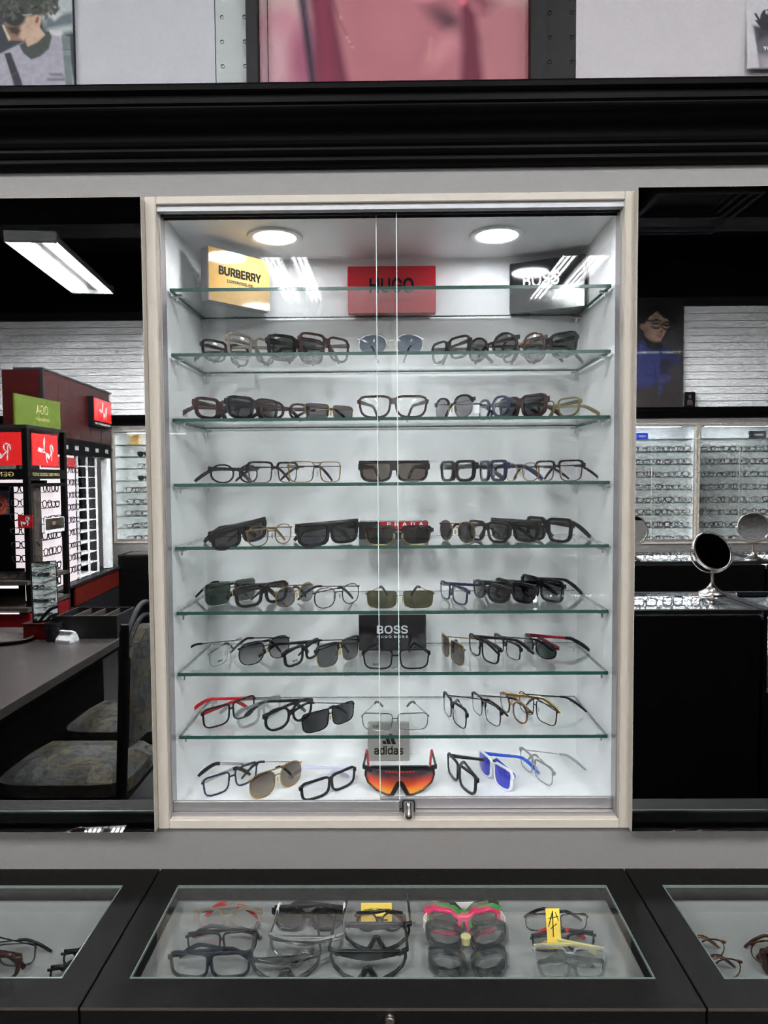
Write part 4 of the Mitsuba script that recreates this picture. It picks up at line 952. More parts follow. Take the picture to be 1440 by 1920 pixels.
def goggles(label, xc, wpx, yb, hpx, frame, pad, lens='clear', band=None, dy=0.0, strap=True, lift=0.0):
    o = at_z(xc, yb, zt); o[1] = min(max(o[1], 1.085), 1.20) + dy; W = wpx * o[1] / FPX * 0.92; H = min(0.044, hpx * o[1] / FPX)
    key = thing('sports_goggles', label, 'goggles', GC); tw = T().translate([float(o[0]), float(o[1]), zt + lift])
    h2 = W / 2
    eye = lambda sd: Polygon([(sd * x * h2, z * H) for x, z in ((0.12, 0.62), (0.2, 0.22), (0.42, 0.06), (0.74, 0.10), (0.9, 0.36), (0.9, 0.72), (0.72, 0.9), (0.3, 0.9))]).buffer(-0.004).buffer(0.004)
    e2 = unary_union([eye(-1), eye(1)])
    body = unary_union([e2.buffer(0.0065), sbox(-0.15 * h2, H * 0.62, 0.15 * h2, H * 0.86), sbox(-h2, H * 0.45, -h2 * 0.88, H * 0.85), sbox(h2 * 0.88, H * 0.45, h2, H * 0.85)]).difference(e2)
    body = body.intersection(sbox(-1, 0.0, 1, 1))
    add('frame', front_mesh(body, 0.012, 0.002, 4.0), frame, key, tw=tw)
    pm = front_mesh(unary_union([e2.buffer(0.005)]).difference(e2.buffer(-0.001)), 0.014, 0, 4.0); pm.apply_translation([0, 0.0135, 0])
    add('padding', pm, pad, key, tw=tw)
    for sd in (-1, 1):
        v2, f2 = trimesh.creation.triangulate_polygon(eye(sd), engine='earcut')
        add('lens', trimesh.Trimesh(wrap(np.c_[v2[:, 0], np.full(len(v2), 0.001), v2[:, 1]], 4.0), f2, process=False), 'l_' + lens, key, tw=tw)
    if strap:
        P = [(-h2 * 0.97, 0.014 + 4 * h2 * h2, H * 0.62), (-h2 * 1.02, 0.05, H * 0.6), (-h2 * 0.8, 0.085, H * 0.55), (-h2 * 0.2, 0.10, H * 0.5), (h2 * 0.4, 0.098, H * 0.55), (h2 * 0.9, 0.08, H * 0.6), (h2 * 1.0, 0.05, H * 0.6), (h2 * 0.97, 0.014 + 4 * h2 * h2, H * 0.62)]
        P = np.array(P); tt = np.linspace(0, 1, len(P)); q = np.linspace(0, 1, 40); C = np.c_[[np.interp(q, tt, P[:, i]) for i in range(3)]].T
        tanv = np.gradient(C, axis=0); tanv /= np.linalg.norm(tanv, axis=1, keepdims=True); nrm = np.cross(tanv, [0, 0, 1])
        V = np.vstack([C + nrm * 0.001 - [0, 0, 0.009], C + nrm * 0.001 + [0, 0, 0.009], C - nrm * 0.001 + [0, 0, 0.009], C - nrm * 0.001 - [0, 0, 0.009]]); n = len(C); F = []
        for a in range(4):
            b_ = (a + 1) % 4
            for i in range(n - 1): F += [(a * n + i, b_ * n + i, b_ * n + i + 1), (a * n + i, b_ * n + i + 1, a * n + i + 1)]
        add('strap', trimesh.Trimesh(V, F, process=False), band or pad, key, tw=tw)
    return key


goggles('clear sports goggles with black padding at the front of the middle counter', 880, 172, 1840, 50, 'l_crystal', 'f_black', 'clear', 'f_black', strap=False)
goggles('clear sports goggles with pale strap behind another clear pair in the middle counter', 878, 176, 1800, 66, 'l_crystal', 'f_black', 'clear', 'f_padwhite', dy=0.01)
goggles('pink sports goggles in the middle counter', 868, 162, 1752, 58, 'f_pink', 'f_smoke', 'clear', 'f_smoke', dy=0.01, strap=False)
goggles('green sports goggles at the back of the middle counter', 868, 156, 1718, 50, 'f_green', 'f_black', 'clear', 'f_green', dy=0.015, strap=False)
bb = at_z(872, 1800, zt); nb = lathe([(0.0, 0.0), (0.006, 0.0), (0.0065, 0.004), (0.008, 0.010), (0.0085, 0.013), (0.0, 0.0135)], (bb[0], bb[1] - 0.012, zt + 0.036), 20)
add('nose_piece', nb, 'f_khaki', label='small khaki rubber nose piece on the clear goggles with pale strap', cat='nose piece')
lay(1040, 1106, 1838, 'clear plastic eyeglasses at the front right of the middle counter', 'slim', style='acetate', col='crystal', group=GC)
lay(1032, 1104, 1812, 'grey and cream eyeglasses under a yellow tag in the middle counter', 'slim', style='thin', col='grey', arm='khaki', group=GC, yaw=-4)
lay(1025, 1090, 1784, 'dark eyeglasses with red tips behind a yellow tag in the middle counter', 'slim', style='thin', col='black', tip='red', group=GC, yaw=4)


def tag(xa, xb, ya, yb, lab, lines, lean=20, yaw=0, dy=0.0, zlift=0.0):
    o = at_z((xa + xb) / 2, yb, zt); o[1] = min(max(o[1], 1.085), 1.22) + dy; w = (xb - xa) * o[1] / FPX; h = (yb - ya) * o[1] / FPX * 1.1
    k = thing('price_tag', lab, 'tag'); tw = T().translate([float(o[0]), float(o[1]), zt + zlift]).rotate([0, 0, 1], yaw).rotate([1, 0, 0], -lean)
    add('card', bx(-w / 2, w / 2, 0, 0.0006, 0, h), 'f_yellow', k, tw=tw)
    for (pts, r) in lines:
        add('pen_stroke', cat(*[upright(extrude(LineString([(x * w - w / 2, z * h) for x, z in pts]).buffer(r), 0.0002), -0.0001)]), 'm_ink', k, tw=tw)


tag(1030, 1057, 1738, 1802, 'yellow handwritten tag standing upright at the right of the middle counter', [([(0.15, 0.55), (0.5, 0.92), (0.45, 0.3)], 0.0008), ([(0.2, 0.75), (0.85, 0.8)], 0.0006), ([(0.3, 0.5), (0.75, 0.62)], 0.0006), ([(0.7, 0.9), (0.9, 0.7)], 0.0006)], dy=0.012, zlift=0.012)
tag(675, 735, 1728, 1766, 'yellow card lying behind the large black shield glasses in the middle counter', [([(0.1, 0.7), (0.4, 0.75)], 0.0006), ([(0.5, 0.75), (0.8, 0.72)], 0.0006), ([(0.55, 0.3), (0.85, 0.3)], 0.0012)], lean=30, dy=0.03, zlift=0.006)
GLc, GRc = 'eyeglasses inside the left counter', 'eyeglasses inside the right counter'
lay(-34, 32, 1812, 'grey wire eyeglasses with blunt tips inside the left counter', 'rect', style='metal', col='gunmetal', arm='black', tip='black', group=GLc, sc=1.2)
lay(-60, 6, 1842, 'thick dark brown eyeglasses at the front of the left counter', 'pantos', style='thick', col='darkbrown', group=GLc)
lay(143, 205, 1822, 'black wire eyeglasses at the right end of the left counter', 'oval', style='thin', group=GLc)
lay(118, 180, 1852, 'black eyeglasses at the front right corner of the left counter', 'oval', style='thin', group=GLc)
lay(1268, 1334, 1800, 'fine bronze wire eyeglasses at the left end of the right counter', 'oval', style='metal', col='bronze', tip='bronze', group=GRc)
lay(1296, 1364, 1838, 'bronze wire eyeglasses at the front left of the right counter', 'oval', style='metal', col='bronze', tip='gunmetal', group=GRc)
lay(1432, 1500, 1806, 'round bronze wire eyeglasses in the right counter', 'round', style='metal', col='bronze', tip='darkbrown', group=GRc)
lay(1462, 1530, 1832, 'dark brown sunglasses at the right edge of the right counter', 'square', style='thick', col='darkbrown', lens='brown', group=GRc)

# ------------------------------------------------------------------ ceiling lights
FX = {}


def fixture(x, y, lab, w=0.4, z=1.45, rot=0, size=1.0):
    """A hanging six-tube fixture, its length along y; (x, y) its middle, z = 1.45 the mouth."""
    k = thing('fluorescent_fixture', lab, 'ceiling light'); L, hw = 0.60, 0.155
    tw = T().translate([x, y, z]).rotate([0, 0, 1], rot).scale(size)

    def S(n, mk, m, em=False):
        if n not in FX: FX[n] = ply(mk(), m, smooth=40 if em else False)
        d = {**FX[n], 'to_world': tw}
        if em: d['emitter'] = {'type': 'area', 'radiance': rgb(TUBE), 'sampling_weight': w}
        return obj(n.split(':')[0], d, k)

    def tray():
        prof = np.array([(-hw, 0.0), (-hw + 0.012, 0.05), (-0.03, 0.062), (-0.028, 0.03), (0.028, 0.03), (0.03, 0.062), (hw - 0.012, 0.05), (hw, 0.0)])
        out = prof[::-1] + [0, 0.003]; out[0], out[-1] = (hw + 0.002, -0.001), (-hw - 0.002, -0.001)
        g = Polygon(np.vstack([prof, out])).buffer(0)
        m = extrude(g, 2 * L); return trimesh.Trimesh(np.c_[m.vertices[:, 0], m.vertices[:, 2] - L, m.vertices[:, 1]], m.faces[:, ::-1], process=False)
    S('reflector', tray, 'm_reflector')
    S('end_cap:a', lambda: bx(-hw, hw, -L - 0.02, -L, -0.002, 0.066, 0.004), 'm_cap'); S('end_cap:b', lambda: bx(-hw, hw, L, L + 0.02, -0.002, 0.066, 0.004), 'm_cap')
    for i, xx in enumerate((-0.128, -0.092, -0.056, 0.056, 0.092, 0.128)):
        S(f'tube:{i}', lambda: cyl([xx, -L + 0.005, 0.024], [xx, L - 0.005, 0.024], 0.0085, n=10), 'm_white', True)
    for yy in (-L + 0.03,): S(f'wire:{yy}', lambda: cyl([0, yy, 0.06], [0, yy, (CEIL - 1.624) / 1.12], 0.003, n=6), 'm_greydark') if z < 1.7 else None
    return k


fixture(-2.52, -2.97, 'six-tube fluorescent fixture hanging on a wire, seen in the left mirror', rot=-6, z=1.624, size=1.12)
fixture(-0.784, -3.26, 'six-tube fluorescent fixture seen as streaks over the tan sign block in the cabinet glass', z=1.624, size=1.12)
fixture(1.445, -3.26, 'six-tube fluorescent fixture seen as streaks over the black sign block in the cabinet glass', z=1.624, size=1.12)
for x, lab in ((-2.2, 'above the chairs'), (-0.7, 'overhead, left of the photographer'), (0.9, 'overhead, right of the photographer'), (2.6, 'above the glass counters')):
    fixture(x, -1.0, f'six-tube fluorescent fixture {lab}', z=2.0)


# ------------------------------------------------------------------ across the room (seen in the mirrors)
def far_pair_mesh(shape, t, seed):
    """A light pair of eyeglasses in one mesh, for pairs that show a few pixels wide."""
    o = outline(shape, 14); h = SHAPES[shape][1]; w = SHAPES[shape][0]; s = 0.070; zc = h / 2 + t
    L_, R_ = (Polygon(q + [cx, zc]) for q, cx in ((o * [-1, 1], -s / 2), (o, s / 2)))
    W = s / 2 + w / 2 + t
    body = unary_union([L_.buffer(t, 2), R_.buffer(t, 2), sbox(-0.012, zc + h * 0.12, 0.012, zc + h * 0.12 + 0.004 + t), sbox(-W - 0.004, zc + h * 0.2, -W + 0.004, zc + h * 0.2 + 0.007), sbox(W - 0.004, zc + h * 0.2, W + 0.004, zc + h * 0.2 + 0.007)]).difference(unary_union([L_, R_]))
    ms = [upright(extrude(body, 0.004), 0.002)]
    for sd in (-1, 1):
        x = sd * (W + 0.002); z = zc + h * 0.2 + 0.0035
        ms.append(sweep([(x, 0, z), (x - sd * 0.004, 0.09, z), (x - sd * 0.008, 0.13, 0.003)], [0.0025, 0.002, 0.003], 5))
    return cat(ms)


FAR = [ply(far_pair_mesh(sh, t, i), m) for i, (sh, t, m) in enumerate([('wayf', 0.0055, 'f_black'), ('square', 0.006, 'f_darkbrown'), ('pantos', 0.004, 'f_blackmetal'), ('rect', 0.005, 'f_black'), ('round', 0.004, 'f_darkbrown'), ('square', 0.0055, 'f_navy')])]
FARCOL = ['black wide', 'dark brown square', 'grey wire', 'black rectangular', 'brown round', 'navy square']
ORD = ['first', 'second', 'third', 'fourth', 'fifth', 'sixth', 'seventh', 'eighth', 'ninth', 'tenth']
prin('l_fardark', lin(30, 30, 33), 0.15)


def far_pair(x, y, z, yaw, group, lab, v=None):
    v = RNG.randint(len(FAR)) if v is None else v
    tw = T().translate([x, y, z]).rotate([0, 0, 1], yaw)
    return obj('eyeglasses', {**FAR[v], 'to_world': tw}, None, lab, 'eyeglasses', group)


def far_cabinet(xc, ywall, label, xlo, xhi, gname, lab, rows=range(1, 9), density=9):
    tw = T().translate([xc, ywall + YW, 0]).rotate([0, 0, 1], 180).scale([0.951, 1, 1])
    cabinet(label, tw, full=False, group=None)
    lm = thing('cabinet_lamp', 'lamp strip at the top of the ' + lab, 'lamp')
    add('diffuser', bx(xc - 0.30, xc + 0.30, ywall - 0.09, ywall - 0.15, CC - 0.012, CC - 0.0005), 'm_white', lm, emit=BACKLAMP, w=3)
    for r in rows:
        z = (SHELF_Z[r] + 0.0035) if r < 8 else CF + 0.0005; count = 0
        for i in range(density):
            x = xc + (i - (density - 1) / 2) * 0.86 / density * 0.92 + RNG.uniform(-0.012, 0.012)
            side = np.sign(xc - x) if abs(i - (density - 1) / 2) > 0.6 else 0
            if not (xlo < x < xhi): continue
            count += 1; v = RNG.randint(len(FAR))
            far_pair(float(x), ywall - 0.10 - RNG.uniform(0, 0.05), z, 180 - side * RNG.uniform(22, 50), gname, f'{FARCOL[v]} eyeglasses, {ORD[count - 1]} from left, {shelf_name(r)}, {lab}', v)
    return tw


# back wall with slats above its cabinets
RC, LC = (2.575, 3.435), (-2.49,)
def facing(ywall, x0, x1, centres):
    g = sbox(-x1, FLOOR, -x0, CEIL)
    for c in centres: g = g.difference(sbox(-c - 0.436, -0.656, -c + 0.436, 0.506))
    m = upright(extrude(g, 0.05), 0.05)
    return trimesh.Trimesh(np.c_[-m.vertices[:, 0], ywall - m.vertices[:, 1], m.vertices[:, 2]], m.faces, process=False)


add('wall_back', cat(facing(YBR, 0, XR, RC), facing(YBL, XL, 0, LC), bx(-0.05, 0.0, YBL, YBR, FLOOR, CEIL), bx(XL, XR, -5.35, -5.25, FLOOR, CEIL)), 'm_wall', kind='structure')
for yw, x0, x1, lab in ((YBR, 0.01, XR, 'right'), (YBL, XL, -0.06, 'left')):
    add('slat_backing', bx(x0, x1, yw, yw + 0.004, 0.69, 1.66), 'm_groove', 'wall_back')
    slat = ply(bx(x0, x1, yw + 0.004, yw + 0.016, 0, 0.0655, 0.002), 'm_slat')
    for i in range(14): obj('slat', {**slat, 'to_world': T().translate([0, 0, 0.66 + i * 0.0705])}, 'wall_back')
    add('top_band', bx(x0, x1, yw, yw + 0.02, 1.648, 1.73), 'm_beam', 'wall_back')
    add('upper_panel', bx(x0, x1, yw, yw + 0.012, 1.73, CEIL), 'm_ceiling', 'wall_back', label='black upper wall')
    cr = crown(yw, -1, x0, x1, 0.567)
    cr.vertices[:, 2] = 0.567 + (cr.vertices[:, 2] - 0.567) * 0.95
    add('trim', cr, 'm_crown', smooth=28, kind='structure', label='black moulding across the room')
labels['trim_1'] = {'kind': 'structure', 'label': 'black crown moulding along the front wall above the cabinet'}
ks = [k for k in list(scene) if k == 'trim' or k.startswith('trim_00')]
for n, k in enumerate(ks): scene[f'trim_{n + 2}'] = scene.pop(k); labels[f'trim_{n + 2}'] = labels.pop(k)

GRR, GRL = 'eyeglasses in the far cabinets seen in the right mirror', 'eyeglasses in the far cabinet seen in the left mirror'
far_cabinet(2.575, YBR, 'far lit display cabinet with a small blue sign, seen in the right mirror', 2.30, 3.02, GRR, 'far cabinet with blue sign', density=8)
far_cabinet(3.435, YBR, 'far lit display cabinet with a small black sign, seen in the right mirror', 2.98, 3.80, GRR, 'far cabinet right of the blue-signed one', density=8)
far_cabinet(-2.49, YBL, 'far lit display cabinet beside the red wall unit, seen in the left mirror', -2.80, -2.40, GRL, 'far cabinet in left mirror', rows=(4, 5, 6, 7, 8), density=9)
for r, sun in ((1, 1), (2, 0), (3, 1)):
    z = SHELF_Z[r] + 0.0035; x = -2.615
    k = far_pair(x, YBL - 0.09, z, 180, GRL + ', single', f'dark {"sunglasses" if sun else "eyeglasses"} alone on the {("second", "third", "fourth")[r - 1]} shelf of the cabinet in the left mirror', v=0)
    if sun:
        for sd in (-1, 1): add('lens', trimesh.Trimesh(np.c_[outline('wayf', 14)[:, 0] * sd + sd * 0.035, np.zeros(14), outline('wayf', 14)[:, 1] + 0.0255], [[0, i, i + 1] for i in range(1, 13)], process=False), 'l_fardark', k, tw=scene[k]['to_world'])


def far_block(label, x, y, z, w, h, m, yaw=180, text=None, tm='m_paper', th=0.02, d=0.03):
    k = thing('sign_block', label, 'sign'); tw = frame_of((x, y, z), math.radians(yaw))
    add('block', bx(-w / 2, w / 2, 0, d, 0, h, 0.0015), m, k, tw=tw)
    if text:
        t = upright(words(text, th, 0.001, True, w * 0.6), -0.0001); t.apply_translation([0, 0, (h - th) / 2]); add('lettering', t, tm, k, tw=tw)
    return k


prin('m_signblue', lin(36, 60, 190), 0.4)
far_block('small blue sign on the top shelf of a far cabinet, in the right mirror', 2.50, YBR - 0.10, ZS(0), 0.11, 0.062, 'm_signblue', text='cazé', th=0.02)
far_block('black sign with pale lettering, top shelf of a far cabinet, right mirror', 3.66, YBR - 0.12, ZS(0), 0.20, 0.075, 'm_signblack', 158, 'Dandi', th=0.02)
far_block('narrow black sign, left on the top shelf of a far cabinet, right mirror', 3.035, YBR - 0.12, ZS(0), 0.09, 0.075, 'm_signblack', 215)
far_block('tan sign block in the far cabinet, in the left mirror', -2.72, YBL - 0.10, ZS(0), 0.13, 0.105, 'm_tan', 205)
far_block('small grey sign in the far cabinet, in the left mirror', -2.43, YBL - 0.12, ZS(2), 0.10, 0.10, 'm_greybrown', 180)

# counters below the far cabinets
for xc, yw, lab in ((1.70, YBR, 'black glass-topped counter below the far cabinets, left one in the right mirror'), (2.60, YBR, 'black glass-topped counter below the far cabinets, middle one in the right mirror'), (3.50, YBR, 'black glass-topped counter below the far cabinets, right one in the right mirror'), (-2.30, YBL, 'black counter with round knobs below the far cabinet in the left mirror')):
    counter(lab, T().translate([xc, yw + 0.3595, HC]).rotate([0, 0, 1], 180), detail=False)


# large poster and small card on the far slats
def poster_woman(u, v):        # as it shows in the mirror
    u = 1 - u
    c = Canvas(u, v, (34, 34, 40)); X = lambda px: (px + 60) / 860; Y = lambda py: py / 1760
    P = lambda *a: [(X(x), Y(y)) for x, y in a]
    c.ellipse(0.9, 0.8, 0.4, 0.5, (72, 68, 68), 1.4); c.ellipse(0.5, 0.95, 0.6, 0.25, (58, 52, 52), 1.2)
    c.poly(P((-60, 900), (60, 740), (200, 700), (420, 760), (520, 780), (660, 880), (760, 1000), (740, 1100), (620, 1000), (520, 1200), (330, 1420), (60, 1420), (-60, 1380)), (52, 56, 104), 0.05)
    c.poly(P((470, 960), (620, 1000), (560, 1200), (440, 1180)), (44, 42, 56), 0.06); c.poly(P((430, 1400), (470, 1250), (580, 1220), (640, 1260), (520, 1380), (430, 1560)), (66, 68, 116), 0.05)
    c.poly(P((210, 640), (430, 690), (500, 790), (380, 850), (250, 800)), (28, 26, 30), 0.03); c.ellipse(X(390), Y(320), 0.34, 0.16, (24, 22, 24), 0.25)
    c.poly(P((210, 400), (300, 260), (400, 220), (480, 320), (570, 340), (580, 470), (520, 560), (450, 690), (350, 680), (230, 600), (200, 500)), (202, 168, 150), 0.012)
    c.poly(P((200, 480), (260, 480), (320, 640), (400, 690), (300, 670), (215, 590)), (160, 122, 110), 0.04)
    c.poly(P((420, 220), (560, 200), (620, 330), (590, 420), (540, 330), (500, 330)), (24, 22, 24), 0.012); c.poly(P((200, 430), (260, 320), (390, 215), (280, 180), (150, 300), (160, 430)), (24, 22, 24), 0.012)
    c.ellipse(X(170), Y(455), 0.045, 0.025, (170, 130, 116), 0.4); c.poly(P((370, 600), (420, 580), (470, 605), (430, 640), (390, 625)), (140, 70, 66), 0.01); c.ellipse(X(460), Y(540), 0.035, 0.012, (120, 84, 76), 0.5)
    for cx, cy, r in ((385, 420, 72), (535, 450, 60)):
        c.ellipse(X(cx), Y(cy - 10), 0.055, 0.012, (50, 34, 34), 0.5)
        a = np.linspace(0, 2 * np.pi, 30); c.line([(X(cx + r * math.cos(t)), Y(cy + r * 0.95 * math.sin(t))) for t in a], 0.010, (56, 34, 38), soft=0.012)
    c.line(P((220, 360), (320, 370)), 0.010, (56, 34, 38), soft=0.012); c.noise(0.1, 20, 8)
    return c.c


wp, hp = 0.545, 1.06; px_ = 2.56
k = thing('poster', 'dark poster of a woman in glasses and navy sweater, in the right mirror', 'poster')
tw = T().translate([px_, YBR + 0.05, 0.66]).rotate([0, 0, 1], 180)
painted('print', wp, hp, poster_woman, 'm_print', k, tw, 110, 160)
add('backing', bx(-wp / 2, wp / 2, 0.0008, 0.012, 0, hp), 'm_black', k, tw=tw)
m = upright(words('TOMMY  HILFIGER', 0.022, 0.0006, False, 0.44), -0.0003); m.apply_translation([-0.03, 0, hp * 0.495]); add('lettering', m, 'm_paper', k, tw=tw)
m = upright(cat(*[bx(x, x + 0.05, z, z + 0.004, 0, 0.0006) for x, z in ((0.13, 0.03), (0.12, 0.05), (0.14, 0.07))], bx(0.16, 0.164, 0.02, 0.08, 0, 0.0006)), -0.0003); add('emblem', m, 'm_greybrown', k, tw=tw)
k = thing('card', 'small dark card with a pale oval on the far moulding, in the right mirror', 'sign')
tw = T().translate([(1284 - 734) / 1329 * 7.0, YBR + 0.06, 0.668]).rotate([0, 0, 1], 180)
add('print_card', bx(-0.05, 0.05, 0, 0.003, 0, 0.145), 'm_signblack', k, tw=tw)
add('picture', upright(cat(extrude(affinity.scale(Point(0, 0.10).buffer(0.014), 1, 1.5), 0.0005), extrude(Polygon([(-0.03, 0.02), (0.03, 0.02), (0.022, 0.07), (-0.022, 0.07)]), 0.0004)), -0.0001), 'm_greybrown', k, tw=tw)

# air diffuser under the ceiling, right
k = thing('air_diffuser', 'dark square ceiling air diffuser with slanted blades, in the right mirror', 'air vent')
dx0, dx1, dy0, dy1, dz_ = 1.85, 2.60, -2.40, -3.27, 1.95
for i, q in enumerate((0.0, 0.1, 0.2, 0.3)):
    a, b_ = 0.375 * (1 - q), 0.42 * (1 - q)
    ring = sbox(-a, -b_, a, b_).difference(sbox(-a + 0.025, -b_ + 0.025, a - 0.025, b_ - 0.025)); m = extrude(ring, 0.012); m.apply_translation([(dx0 + dx1) / 2, (dy0 + dy1) / 2, dz_ + 0.03 * i])
    add('blade', m, 'm_beam', k)
add('duct', bx(dx0 + 0.05, dx1 - 0.05, dy0 - 0.05, dy1 + 0.05, dz_ + 0.1, CEIL), 'm_blackmatte', k)


# glass counters in the middle of the room
def showcase(x0, x1, y0, y1, ztop, label, front_glass=False, where='', lit=True, n=10):
    k = thing('glass_counter', label, 'glass counter')
    body_top = ztop - 0.062
    if front_glass:
        add('carcass', cat(bx(x0, x0 + 0.02, y1, y0, FLOOR, ztop - 0.02), bx(x1 - 0.02, x1, y1, y0, FLOOR, ztop - 0.02), bx(x0, x1, y1, y1 + 0.02, FLOOR, ztop - 0.02), bx(x0 + 0.02, x1 - 0.02, y1 + 0.02, y0, FLOOR, FLOOR + 0.55)), 'm_black', k)
        add('interior', cat(bx(x0 + 0.02, x1 - 0.02, y1 + 0.02, y1 + 0.03, FLOOR + 0.55, ztop - 0.03), *[bx(x0 + 0.02, x1 - 0.02, y1 + 0.03, y0 - 0.02, z, z + 0.012) for z in (FLOOR + 0.55, FLOOR + 0.72)]), 'm_white', k)
        add('front_pane', trimesh.Trimesh([[x0 + 0.02, y0, FLOOR + 0.55], [x1 - 0.02, y0, FLOOR + 0.55], [x1 - 0.02, y0, ztop - 0.03], [x0 + 0.02, y0, ztop - 0.03]], [[0, 1, 2], [0, 2, 3]], process=False), 'm_pane', k)
        add('led_strip', bx(x0 + 0.03, x1 - 0.03, y0 - 0.03, y0 - 0.02, ztop - 0.045, ztop - 0.038), 'm_white', k, emit=LED, w=0.4)
    else:
        add('carcass', bx(x0 + 0.01, x1 - 0.01, y1 + 0.01, y0 - 0.012, FLOOR, body_top), 'm_black', k)
        add('front_panel', bx(x0 + 0.003, x1 - 0.003, y0 - 0.012, y0, FLOOR + 0.05, ztop - 0.028, 0.002), 'm_black', k)
        add('tray', cat(bx(x0 + 0.02, x1 - 0.02, y1 + 0.02, y0 - 0.02, body_top, body_top + 0.01), bx(x0 + 0.02, x1 - 0.02, y1 + 0.02, y1 + 0.025, body_top, ztop - 0.02), bx(x0 + 0.02, x1 - 0.02, y0 - 0.025, y0 - 0.02, body_top, ztop - 0.02)), 'm_white', k)
    f = 0.055
    ring = sbox(x0, y1, x1, y0).difference(sbox(x0 + f, y1 + 0.03, x1 - f, y0 - 0.03)); m = extrude(ring, 0.02); m.apply_translation([0, 0, ztop - 0.02])
    add('top_frame', m, 'm_greydark', k)
    add('glass_top', trimesh.Trimesh([[x0 + f, y1 + 0.03, ztop], [x1 - f, y1 + 0.03, ztop], [x1 - f, y0 - 0.03, ztop], [x0 + f, y0 - 0.03, ztop]], [[0, 1, 2], [0, 2, 3]], process=False), 'm_showglass', k)
    if lit and not front_glass:
        beads = cat(*[bx(x - 0.004, x + 0.004, y1 + 0.027, y1 + 0.031, ztop - 0.040, ztop - 0.030) for x in np.arange(x0 + f + 0.02, x1 - f, 0.022)])
        add('led_strip', beads, 'm_white', k, emit=tuple(3.0 * v for v in LED), w=0.5)
        for i in range(n):
            x = x0 + f + (x1 - x0 - 2 * f) * (i + 0.5) / n
            for yy in (0.32, 0.68):
                far_pair(float(x + RNG.uniform(-.01, .01)), float(y1 + (y0 - y1) * yy), body_top + 0.0105, 180 + RNG.uniform(-25, 25), 'eyeglasses inside the lit glass counters', f'small eyeglasses, {ORD[i]} from left, {"back" if yy < 0.5 else "front"} row inside the {where}')
    return k


showcase(0.75, 1.735, -0.72, -1.26, -0.63, 'black counter with a lit glass top, nearest in the right mirror', n=6, where='nearest lit glass counter')
showcase(1.745, 2.65, -0.72, -1.26, -0.63, 'black counter with a lit glass front, at the right edge of the right mirror', front_glass=True)
showcase(1.30, 2.75, -2.62, -3.30, -0.63, 'farther black counter with a lit glass top, in the right mirror', n=7, where='farther left lit glass counter')
showcase(2.76, 4.20, -2.62, -3.30, -0.63, 'farther black counter with a lit glass top at the right, in the right mirror', n=4, where='farther right lit glass counter')


def table_mirror(x, y, zt_, zc, r, label, yaw=0.0, tilt=10):
    k = thing('table_mirror', label, 'mirror')
    base = lathe([(0, 0.003), (0.062, 0.003), (0.066, 0.0), (0.070, 0.006), (0.066, 0.012), (0.05, 0.02), (0.032, 0.03), (0.02, 0.045), (0.013, 0.055), (0.011, 0.062), (0, 0.064)], (x, y, zt_), 36)
    add('base', base, 'm_satin', k, smooth=50)
    add('stem', cyl([x, y, zt_ + 0.06], [x, y, zc - r - 0.004], 0.0075), 'm_satin', k, smooth=40)
    a = np.linspace(math.pi, 2 * math.pi, 25); add('yoke', sweep([(x + (r + 0.012) * math.cos(t), y, zc + (r + 0.012) * math.sin(t)) for t in a], 0.0035, 8), 'm_satin', k, smooth=50)
    tw = T().translate([x, y, zc]).rotate([0, 0, 1], yaw).rotate([1, 0, 0], tilt)
    t = np.linspace(0, 2 * np.pi, 48, endpoint=False)
    ring = sweep([(r * math.cos(q), 0, r * math.sin(q)) for q in t], 0.006, 10, closed=True)
    add('ring', cat(ring, sweep([(r * math.cos(q), -0.014, r * math.sin(q)) for q in t], 0.004, 8, closed=True)), 'm_satin', k, tw=tw, smooth=50)
    d = cyl([0, 0.001, 0], [0, 0.003, 0], r - 0.001, n=48); add('glass', d, 'm_mirror', k, tw=tw)
    d = cyl([0, -0.014, 0], [0, -0.001, 0], r - 0.001, n=48); add('back', d, 'm_satin', k, tw=tw)
    for sd in (-1, 1): add('pivot', cyl([sd * r, 0, 0], [sd * (r + 0.02), 0, 0], 0.005, n=10), 'm_satin', k, tw=tw)


table_mirror(1.70, -1.16, -0.63, -0.397, 0.105, 'round tilted mirror on a chrome foot on the near lit counter, in the right mirror', yaw=-12, tilt=26)
table_mirror(2.70, -2.70, -0.63, -0.385, 0.108, 'round mirror on a chrome foot on the farther counter, in the right mirror', yaw=18, tilt=16)
table_mirror(1.80, -2.70, -0.63, -0.400, 0.108, 'round mirror on a chrome foot, half hidden, leftmost in the right mirror', yaw=0, tilt=8)


# ---- left: desk with chairs
TZ = -0.83
dk = thing('desk', 'long dark wooden desk with a grey-brown top, in the left mirror', 'desk')
YD0, YD1, XD = 0.55, -1.36, -1.43
add('desk_top', bx(-2.75, XD, YD1, YD0, TZ - 0.045, TZ, 0.004), 'm_wood', dk)
add('apron', bx(-2.70, XD - 0.03, YD1 + 0.03, YD0 - 0.03, TZ - 0.075, TZ - 0.0455), 'm_darkwood', dk)
add('modesty_panel', bx(-1.62, -1.60, YD1 + 0.10, YD0 - 0.06, FLOOR + 0.12, TZ - 0.076), 'm_darkwood', dk)
for i, yy in enumerate((YD1 + 0.06, YD0 - 0.10)):
    add('leg', bx(XD - 0.09, XD - 0.035, yy - 0.03, yy + 0.03, FLOOR, TZ - 0.0755), 'm_darkwood', dk)


